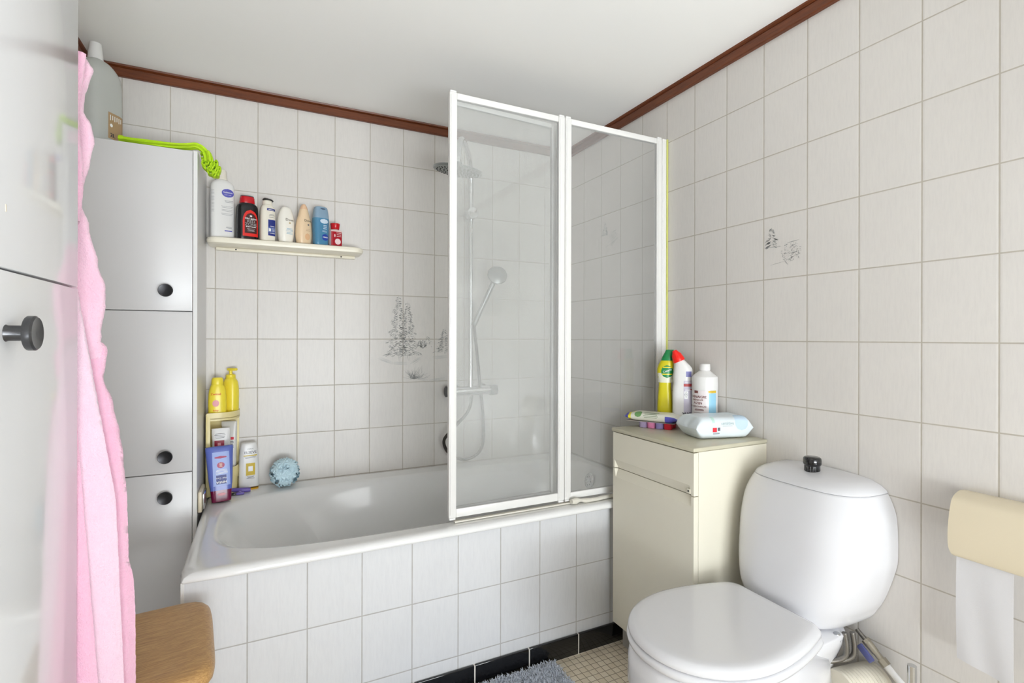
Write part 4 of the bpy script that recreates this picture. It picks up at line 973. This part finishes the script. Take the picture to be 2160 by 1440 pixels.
B = Body([(0, .040, .040, 2), (.003, .043, .043, 2), (.06, .0435, .0435, 2), (.140, .0435, .0435, 2), (.1465, .0445, .0445, 2), (.184, .0445, .0445, 2), (.189, .0435, .0435, 2), (.192, .0415, .0415, 2), (.208, .0225, .0225, 2), (.212, .0175, .0175, 2), (.2145, .017, .017, 2)], m=5)
obj('body', B.bm(), m_whitep, b)
bm = BM(); lathe(bm, [(.0185, .2135), (.019, .215), (.0185, .2335), (.017, .2355), (.001, .236)], 32); obj('cap', bm, m_whitep, b)
sf, s2 = B.surf(), B.surf(.0011)
bm = BM(); add_patch(bm, -.036, .014, .020, .143, sf, 14, 8); lb = obj('label', bm, M('blush label', (230, 222, 222), 0.35, var=0.05), b)
bm = BM(); add_patch(bm, .016, .038, .020, .134, sf, 10, 8); obj('label_side', bm, M('aqua label', (150, 202, 226), 0.35, var=0.06), b)
bm = BM(); add_patch(bm, .010, .038, .135, .1435, sf, 10, 3); obj('label_corner', bm, M('golden print', (226, 190, 60), 0.4, var=0.3, scale=150), b, smooth=False)
bm = BM(); add_text(bm, 'VINAIGRE', .0125, -.016, .120, s2, sx=.9, bold=.0003); add_text(bm, 'MENAGER', .0085, -.020, .109, s2, sx=.9, bold=.0002); add_text(bm, 'AZIJN', .011, -.020, .098, s2, bold=.0003); add_text(bm, 'SCHOONMAAK', .0075, -.018, .086, s2, bold=.0002); add_lines(bm, -.033, .002, (.075, .072), s2, .002); add_patch(bm, -.032, -.020, .133, .142, s2, 5, 3)
obj('label_text', bm, M('brown red print', (120, 70, 66), 0.4), lb, smooth=False)
bm = BM(); add_lines(bm, -.034, .010, (.063,), s2, .0012, 0); add_lines(bm, -.030, .0, (.055, .052), s2, .001); obj('small_print', bm, m_ink, lb, smooth=False)

# soft packs: pillow bags with sealed, pinched ends; decals use the same skin
def bag_skin(L, W, H, seed, pinch, crease, n=3.2):
    rr = random.Random(seed); ph = [rr.random() * 6 for _ in range(8)]
    def P(x, a, eps=0.0):
        f = 2 * x / L; e = max(0.0, (abs(f) - (1 - pinch)) / pinch); k = max(0.0, 1 - e ** 1.7)
        h = H / 2 * k + .0012; w = W / 2
        c, q = math.cos(a), math.sin(a); r = (abs(c) ** n + abs(q) ** n) ** (-1 / n)
        y, z = c * r * w, q * r * h
        cr = crease * (.2 + 1.5 * e) * (math.sin(y * 150 + ph[0] + f * 5) + math.sin(y * 75 + ph[1]) * .8 + .5 * math.sin(x * 120 + ph[2] + y * 50))
        up = max(0.0, min(1.0, (q + .35) / .7)) * (1 if k > .04 else .25)
        dent = .10 * H * e * (1 - e) * 4 * math.cos(y / W * 5)
        return Vector((x, y + eps * c, max(z + H / 2 + (cr - dent * .3) * up + eps * q, .0005)))
    return P
def bag(P, L, nx=56, na=48):
    bm = BM(); loft(bm, [[P(-L / 2 + L * i / nx, 2 * PI * j / na) for j in range(na)] for i in range(nx + 1)]); return bm
b = thing('wipes_pack', 'large pale blue wipes pack lying at the front of the cream cabinet top', 'wipes pack', (1.357, 1.246, CTZ), math.radians(-14))
PL, PW, PH = .208, .125, .070
P1 = bag_skin(PL, PW, PH, 5, .26, .0022, 4.6)
obj('pack', bag(P1, PL), M('pale blue foil', (222, 231, 236), 0.28, var=0.05, scale=10), b, ang=75)
def sp(u, v, eps=.0007): return P1(u, math.radians(202 - 100 * v), eps)
bm = BM(); add_patch(bm, .036, .084, .10, .92, sp, 10, 12, 'ellipse'); obj('print_patch', bm, M('sky blue print', (196, 218, 236), 0.35, var=0.04), b)
bm = BM(); add_patch(bm, -.046, -.031, .06, .28, sp, 4, 5); obj('red_square', bm, M('scarlet print', (228, 46, 62), 0.4, var=0.1, scale=300), b, smooth=False)
bm = BM(); add_lines(bm, -.046, -.020, (.01, -.03), sp, .018, .1); add_patch(bm, -.028, -.019, .12, .28, sp, 3, 4); obj('small_print', bm, m_ink, b, smooth=False)
bm = BM()
vs_, fs_ = text_geo('sensitive', .0135)
bv = [bm.verts.new(sp(.008 + u, .46 + v * 15)) for u, v in vs_]
for f in fs_: bm.faces.new([bv[i] for i in f])
add_lines(bm, -.010, .026, (.33,), sp, .014, 0); obj('label_text', bm, M('grey green print', (150, 172, 172), 0.4), b, smooth=False)
bm = BM(); add_patch(bm, -.047, -.037, .50, .76, sp, 4, 5); obj('seal_mark', bm, M('mint print', (190, 222, 212), 0.4), b, smooth=False)
# blister of coloured toilet blocks
b = thing('blister_pack', 'blister card of pink and lilac blocks under the flat green wipes pack', 'blister pack', (1.296, 1.462, CTZ), math.radians(-57))
bm = BM(); rbox(bm, (-.098, -.045, .022), (.078, .045, .0235), .0006)
obj('card', bm, M('printed card', (206, 198, 196), 0.5, var=0.2, scale=40), b, smooth=False)
for i, (c, nm) in enumerate(((m_redprint, 'r'), (M('lilac block', (150, 140, 196), 0.4), 'l'), (M('rose block', (232, 140, 186), 0.4), 'p'), (M('striped lilac block', (196, 180, 220), 0.4, var=0.35, scale=160), 's'))):
    for yy in (-.022, .022):
        bm = BM(); loft(bm, [sell((.052 - .030 * i), yy, .0135, .019, 3, 28, z) for z in (.0005,)] + [sell((.052 - .030 * i), yy, .0148, .0205, 3, 28, .003), sell((.052 - .030 * i), yy, .0152, .0208, 3, 28, .0215)]); obj('block', bm, c, b)
b = thing('wipes_pack', 'flat cream and green wipes pack with purple ends on the blister card', 'wipes pack', (1.288, 1.462, CTZ + .0242), math.radians(-59))
P2 = bag_skin(.200, .088, .030, 9, .42, .0014)
obj('pack', bag(P2, .200), M('cream foil', (224, 224, 210), 0.32, var=0.06, scale=20), b, ang=75)
def sq(u, v, eps=.0007): return P2(u, math.radians(200 - 100 * v), eps)
bm = BM(); add_patch(bm, -.060, -.034, .20, .95, sq, 8, 8, 'ellipse'); obj('print', bm, M('leaf green print', (112, 160, 96), 0.4, var=0.15, scale=80), b)
bm = BM(); add_lines(bm, -.030, .030, (.2, .38, .56, .74), sq, .06); obj('small_print', bm, M('moss print', (130, 146, 112), 0.4), b, smooth=False)
def bag_end(x0, x1, m, nm, a0=0.0, a1=2 * PI):
    bm = BM(); full = a1 - a0 > 6
    loft(bm, [[P2(x0 + (x1 - x0) * i / 8, a0 + (a1 - a0) * j / (40 if full else 39), .0006) for j in range(40)] for i in range(9)], full, full, full); return obj(nm, bm, m, b)
bag_end(.052, .0998, m_blue, 'end_band', math.radians(150), math.radians(330)); bag_end(-.0998, -.084, m_blue, 'end_band')
bag_end(-.0838, -.074, M('lemon band', (226, 216, 60), 0.35), 'stripe')

# ------------------------------------------------------------------ toilet
TY = 0.920
wc = thing('toilet', 'white close coupled toilet with lid down beside the cream cabinet', 'toilet', (1.15, TY, 0))
def dshape(ins, z, N=80, x0=0.785, x1=1.228, hy=.184, xm=1.00, wr=.136):
    """egg-shaped plan: round at the front, narrower straight back with rounded corners"""
    X0, X1, H, WR, r = x0 + ins, x1 - ins, hy - ins, wr - ins, .026
    def w(x):
        if x <= xm: return H * max(0, 1 - ((xm - x) / (xm - X0)) ** 2.1) ** (1 / 2.1)
        q = H - (H - WR) * ((x - xm) / (X1 - xm)) ** 1.7
        if x > X1 - r: q -= r - math.sqrt(max(0, r * r - (x - (X1 - r)) ** 2))
        return q
    h = N // 2; lp = []
    for i in range(h + 1):
        x = (X0 + X1) / 2 - (X1 - X0) / 2 * math.cos(PI * i / h); lp.append(Vector((x, TY - w(x), z)))
    for i in range(h, -1, -1):
        x = (X0 + X1) / 2 - (X1 - X0) / 2 * math.cos(PI * i / h); lp.append(Vector((x, TY + max(w(x), .0004), z)))
    return lp
LZ = CZ - 0.700
bm = BM(); loft(bm, [dshape(.012, LZ - .024), dshape(.003, LZ - .0235), dshape(0, LZ - .019), dshape(.001, LZ - .012), dshape(.006, LZ - .005), dshape(.016, LZ - .001), dshape(.03, LZ), dshape(.06, LZ - .0005), dshape(.09, LZ - .0005)])
obj('lid', bm, m_ceramic, wc, world=True, ang=75)
bm = BM(); loft(bm, [dshape(.006, LZ - .045), dshape(-.001, LZ - .043), dshape(-.003, LZ - .036), dshape(-.001, LZ - .028), dshape(.006, LZ - .0255)]); obj('seat', bm, m_ceramic, wc, world=True, ang=75)
for y in (TY - .085, TY + .085):
    bm = BM(); tube(bm, [(1.215, y - .022, LZ - .026), (1.215, y + .022, LZ - .026)], .011, 16); obj('hinge', bm, m_whitep, wc, world=True)
BT = LZ - .0465
bm = BM()
def bsec(z, xc, hx_, hy_, n): return sell(xc, TY, hx_, hy_, n, 72, z)
loft(bm, [bsec(0.0, 1.17, .25, .105, 3), bsec(.012, 1.17, .25, .105, 3), bsec(.03, 1.17, .235, .095, 2.8), bsec(.10, 1.165, .215, .088, 2.6), bsec(.18, 1.14, .235, .105, 2.5), bsec(.25, 1.10, .275, .140, 2.4), bsec(.31, 1.06, .285, .165, 2.35), bsec(.355, 1.025, .245, .174, 2.2), bsec(BT - .008, 1.005, .217, .176, 2.1), bsec(BT, 1.005, .210, .168, 2.1)])
loft(bm, [sell(1.255, TY + .005, .15, hy_, 4, 72, z) for z, hy_ in ((.22, .07), (.29, .095), (.33, .110), (CZ - .774, .118), (CZ - .7695, .114))])
obj('bowl', bm, m_ceramic, wc, world=True, ang=60)
TC = 0.933
# cistern
def tsec(z, hw, xf, n=3.4, xb=1.4645):
    lp = []; dy = .015 * max(0.0, min(1.0, (CZ - .58 - z) / .14)); hw -= .011 * max(0.0, min(1.0, (CZ - .58 - z) / .14))
    for i in range(72):
        a = 2 * PI * i / 72; c, s = math.cos(a), math.sin(a)
        hx_ = (xb - xf) if c < 0 else .0001
        # front half is a rounded D; back is flat on the wall
        if c < 0:
            r = ((abs(c) / hx_) ** n + (abs(s) / hw) ** n) ** (-1 / n); lp.append(Vector((xb + r * c, TC + dy + r * s, z)))
        else: lp.append(Vector((xb, TC + dy + hw * (s if abs(s) > .02 else .02 * (1 if s >= 0 else -1)), z)))
    return lp
CS = [(-.768, .106, 1.295), (-.765, .128, 1.275), (-.754, .146, 1.260), (-.730, .163, 1.249), (-.69, .178, 1.246), (-.62, .188, 1.250), (-.55, .191, 1.258), (-.50, .190, 1.268), (-.46, .187, 1.282), (-.43, .178, 1.296), (-.4065, .167, 1.310)]
bm = BM(); loft(bm, [tsec(CZ + z, w, xf) for z, w, xf in [tuple(p) for p in [(v.z, v.x, v.y) for v in catmull([Vector((w, xf, z)) for z, w, xf in CS], 4)]]])
obj('cistern', bm, m_ceramic, wc, world=True, ang=70)
bm = BM(); loft(bm, [tsec(CZ - .4055, .165, 1.312), tsec(CZ - .4045, .1665, 1.3105), tsec(CZ - .398, .163, 1.315), tsec(CZ - .388, .149, 1.330), tsec(CZ - .379, .125, 1.355), tsec(CZ - .374, .085, 1.385), tsec(CZ - .372, .04, 1.42)])
obj('cistern_lid', bm, m_ceramic, wc, world=True, ang=70)
bm = BM(); lathe(bm, [(.0185, 0), (.0195, .002), (.0195, .018), (.0225, .021), (.0235, .024), (.0235, .034), (.0225, .039), (.019, .042), (.001, .0425)], 36)
for k in range(18):
    a = 2 * PI * k / 18; tube(bm, [(.0190 * math.cos(a), .0190 * math.sin(a), .003), (.0190 * math.cos(a), .0190 * math.sin(a), .018)], .0011, 6)
xform(bm, Matrix.Translation((1.392, .925, CZ - .3775))); obj('flush_knob', bm, m_black, wc, world=True)

# waste connector, hoses, valve, brush
def ring_r(i): return .052 + (.003 if i % 2 else 0)
bm = BM(); tube(bm, [(1.345 + .005 * i, .815 - .001 * i, .215 + .0001 * i) for i in range(24)], .05, 32, True, ring_r); obj('waste_pipe', bm, M('cream pvc', (228, 222, 206), 0.4, var=0.06), wc, world=True)
for dx in (0.0, .020):
    bm = BM(); tube(bm, catmull([(1.358 + dx, .814 - dx * .4, CZ - .767), (1.362 + dx, .811 - dx * .4, CZ - .80), (1.360 + dx, .814 - dx * .4, CZ - .83), (1.338 + dx, .836 - dx * .4, CZ - .848), (1.30 + dx, .87 - dx * .4, CZ - .848)], 12), .0062, 12, True, lambda i: .0062 + .0006 * (i % 2)); obj('supply_hose', bm, m_steel, wc, world=True)
bm = BM(); tube(bm, catmull([(1.338, .822, CZ - .767), (1.340, .821, CZ - .785), (1.326, .834, CZ - .805)], 8), .0080, 12); obj('fitting', bm, m_chrome, wc, world=True)
t = thing('stop_valve', 'metal stop valve with blue lever on the wall right of the toilet', 'valve', (1.43, .79, CZ - .80))
A, Bp = Vector((1.432, .826, CZ - .782)), Vector((1.436, .745, CZ - .848)); d = (Bp - A)
def seg(a, b_, r0, r1=None, n=18):
    bm_ = BM(); tube(bm_, [A + d * a, A + d * ((a + b_) / 2), A + d * b_], r0, n, True, lambda i: r0 if r1 is None else (r0 + (r1 - r0) * i / 2)); return bm_
bm = seg(0, .28, .0055); obj('inlet_pipe', bm, m_steel, t, world=True)
M_valve = M('dull nickel', (170, 164, 150), 0.35, 0.8, 0.15)
bm = seg(.26, .34, .0105, None, 6); obj('nut', bm, M_valve, t, world=True)
bm = seg(.34, .58, .0105, .0090); obj('valve_body', bm, M_valve, t, world=True)
bm = seg(.58, .76, .0080); obj('valve_neck', bm, M_valve, t, world=True)
bm = seg(.74, .90, .0115, None, 6); obj('nut', bm, M_valve, t, world=True)
bm = BM(); tube(bm, [A + d * .88, A + d * 1.2, A + d * 1.2 + Vector((.006, -.025, -.022))], .0085, 14); obj('supply_pipe', bm, m_whitep, t, world=True)
bm = BM(); rbox(bm, (-.004, -.009, -.022), (.004, .009, .022), .003); xform(bm, Matrix.Translation(A + d * .50 + Vector((-.012, .012, -.014))) @ Matrix.Rotation(math.radians(-50), 4, 'X')); obj('lever', bm, M('slate blue plastic', (92, 98, 150), 0.4, var=0.1), t, world=True)
t = thing('toilet_brush', 'toilet brush with slim steel handle on the floor by the right wall', 'brush', (1.402, .68, 0))
bm = BM(); tube(bm, [(1.402, .68, .10), (1.402, .68, .2), (1.402, .68, CZ - .788)], .0095, 20); obj('handle', bm, m_chrome, t, world=True)
bm = BM(); lathe(bm, [(.045, .0005), (.048, .003), (.048, .12), (.045, .125), (.012, .127)], 36, (1.402, .68, 0)); obj('holder', bm, m_chrome, t, world=True)

# ------------------------------------------------------------------ toilet paper
t = thing('paper_holder', 'beige curved toilet paper cover on the right wall', 'toilet paper holder', (1.42, .53, CZ - .38))
HY0, HY1 = .448, .604
prof = catmull([Vector((1.4645, 0, -.352)), Vector((1.440, 0, -.351)), Vector((1.412, 0, -.362)), Vector((1.400, 0, -.385)), Vector((1.392, 0, -.420)), Vector((1.390, 0, -.450)), Vector((1.393, 0, -.474)), Vector((1.397, 0, -.486)), Vector((1.401, 0, -.4905))], 6)
bm = BM(); loops = []
ny = 24
for i in range(ny + 1):
    y = HY0 + (HY1 - HY0) * i / ny; e = abs(2 * i / ny - 1); lp = []
    # lower corners rounded off
    for k, p in enumerate(prof):
        f = k / (len(prof) - 1); shrink = (.010 * max(0, f - .72) / .28) * (1 if e > .8 else e)
        yy = (HY0 + HY1) / 2 + (y - (HY0 + HY1) / 2) * (1 - shrink * 8)
        lp.append(Vector((p.x + .0, yy, CZ + p.z)))
    loops.append(lp)
full = [lp + [q + Vector((.003, 0, -.0005)) for q in reversed(lp)] for lp in loops]
loft(bm, full); obj('cover', bm, m_beige, t, world=True, ang=60)
bm = BM(); rbox(bm, (1.444, HY0 + .012, CZ - .380), (XR - .001, HY1 - .004, CZ - .3555), .003); obj('wall_bracket', bm, M('brown bracket', (92, 84, 78), 0.5), t, world=True)
bm = BM(); tube(bm, [(1.435, HY0 + .02, CZ - .36), (1.435, HY1 - .002, CZ - .36)], .005, 12); obj('hinge_rod', bm, m_chrome, t, world=True)
bm = BM(); tube(bm, [(1.436, HY0 + .022, CZ - .43), (1.436, HY1 - .022, CZ - .43)], .006, 12); tube(bm, [(1.436, HY0 + .022, CZ - .43), (1.45, HY0 + .022, CZ - .40), (1.45, HY0 + .022, CZ - .365)], .0025, 8); obj('spindle', bm, m_chrome, t, world=True)
t = thing('toilet_roll', 'toilet roll with a long sheet hanging below the beige cover', 'toilet roll', (1.436, .53, CZ - .43))
bm = BM(); lathe(bm, [(.012, -.049), (.027, -.049), (.027, .049), (.012, .049)], 36); xform(bm, Matrix.Translation((1.436, .545, CZ - .43)) @ Matrix.Rotation(PI / 2, 4, 'X')); obj('roll', bm, m_paper, t, world=True)
bm = BM(); loops = []
PZ0, PZ1 = CZ - .43, CZ - .722
for i in range(31):
    f = i / 30; lp = []
    for j in range(17):
        g = j / 16; y = .4955 + .0985 * g; zb = PZ1 - .012 * (1 - g); z = PZ0 + (zb - PZ0) * f
        x = 1.4085 - .004 * math.sin(f * PI) + .0012 * math.sin(g * 9 + f * 4) * f
        lp.append(Vector((x, y, z)))
    loops.append(lp + [q + Vector((.0007, 0, 0)) for q in reversed(lp)])
loft(bm, loops); obj('sheet', bm, m_paper, t, world=True)

# ------------------------------------------------------------------ bath mat
mat = thing('bath_mat', 'shaggy blue grey bath mat on the mosaic floor along the bath', 'bath mat', (0.55, 1.29, 0))
bm = BM(); rbox(bm, (0.24, 1.06, 0.0005), (0.898, 1.532, 0.012), .005); obj('backing', bm, m_mat, mat, world=True)
bm = BM(); rr = random.Random(11)
for i in range(32000):
    u, v = rr.random(), rr.random()
    x = 0.243 + .652 * u; y = 1.065 + .462 * v
    x += .012 * (v - .5)
    a = rr.random() * 2 * PI; l = .008 + .010 * rr.random(); w = .0013; h = .010 + .007 * rr.random()
    p = Vector((x, y, .010)); tip = p + Vector((math.cos(a) * l, math.sin(a) * l, h)); s = Vector((-math.sin(a), math.cos(a), 0)) * w; m_ = p + (tip - p) * .55 + Vector((0, 0, .004))
    tip.y = min(tip.y, 1.5435)
    q = [bm.verts.new(z) for z in (p - s, p + s, m_ + s * .9, m_ - s * .9, tip)]
    bm.faces.new((q[0], q[1], q[2], q[3])); bm.faces.new((q[3], q[2], q[4]))
o = obj('pile', bm, m_mat, mat, world=True); o['kind'] = 'stuff'

# ------------------------------------------------------------------ light: daylight from side window and rear opening, plus an added uplight
def area(name, loc, rot, sx, sy, power, col=(1, 1, 1)):
    l = bpy.data.lights.new(name, 'AREA'); l.shape = 'RECTANGLE'; l.size = sx; l.size_y = sy; l.energy = power; l.color = col
    o = bpy.data.objects.new(name, l); o.location = loc; o.rotation_euler = rot; COL.objects.link(o); return o
area('rear_daylight', ((RX0 + RX1) / 2, YR - 0.08, 1.35), (PI / 2, 0, 0), 1.45, 1.2, 2.5, (.89, .945, 1.0))
area('added_ceiling_uplight', ((RX0 + RX1) / 2, YR - 0.45, 0.45), (PI / 2 + math.radians(68), 0, 0), 1.45, .8, 78, (.89, .945, 1.0))  # added upward lamp outside the rear opening, brightens the ceiling
area('side_window_daylight', (XR + 0.085, (WY0 + WY1) / 2, (WZ0 + WZ1) / 2), (0, PI / 2, 0), .27, .80, 16, (.93, .965, 1.0))
W = bpy.data.worlds.new('sky'); SC.world = W; W.use_nodes = True
nt = W.node_tree; bg = nt.nodes['Background']
bg.inputs[0].default_value = (0.95, 0.97, 1.0, 1); bg.inputs[1].default_value = 4.0

# ------------------------------------------------------------------ camera
cam = bpy.data.cameras.new('camera'); co = bpy.data.objects.new('camera', cam); COL.objects.link(co)
f, a, y0, cx0, roll = 1078.27, .4616, 711.94, 1092.7, -.0024
cam.sensor_width = 36.0; cam.sensor_fit = 'HORIZONTAL'; cam.lens = f / 2160 * 36.0
cam.shift_x = (1080 - cx0) / 2160; cam.shift_y = (y0 - 720) / 2160
cam.clip_start = 0.02
co.location = (0, 0, CZ)
co.rotation_euler = (Matrix.Rotation(-a, 4, 'Z') @ Matrix.Rotation(PI / 2, 4, 'X') @ Matrix.Rotation(-roll, 4, 'Z')).to_euler()
SC.camera = co
SC.view_settings.view_transform = 'Standard'; SC.view_settings.look = 'None'; SC.view_settings.gamma = 1.0
SC.view_settings.use_curve_mapping = False; SC.view_settings.exposure = 0.50
SC.cycles.use_denoising = True
SC.cycles.diffuse_bounces = 6; SC.cycles.max_bounces = 14; SC.cycles.transparent_max_bounces = 24
SC.cycles.caustics_reflective = False; SC.cycles.caustics_refractive = False
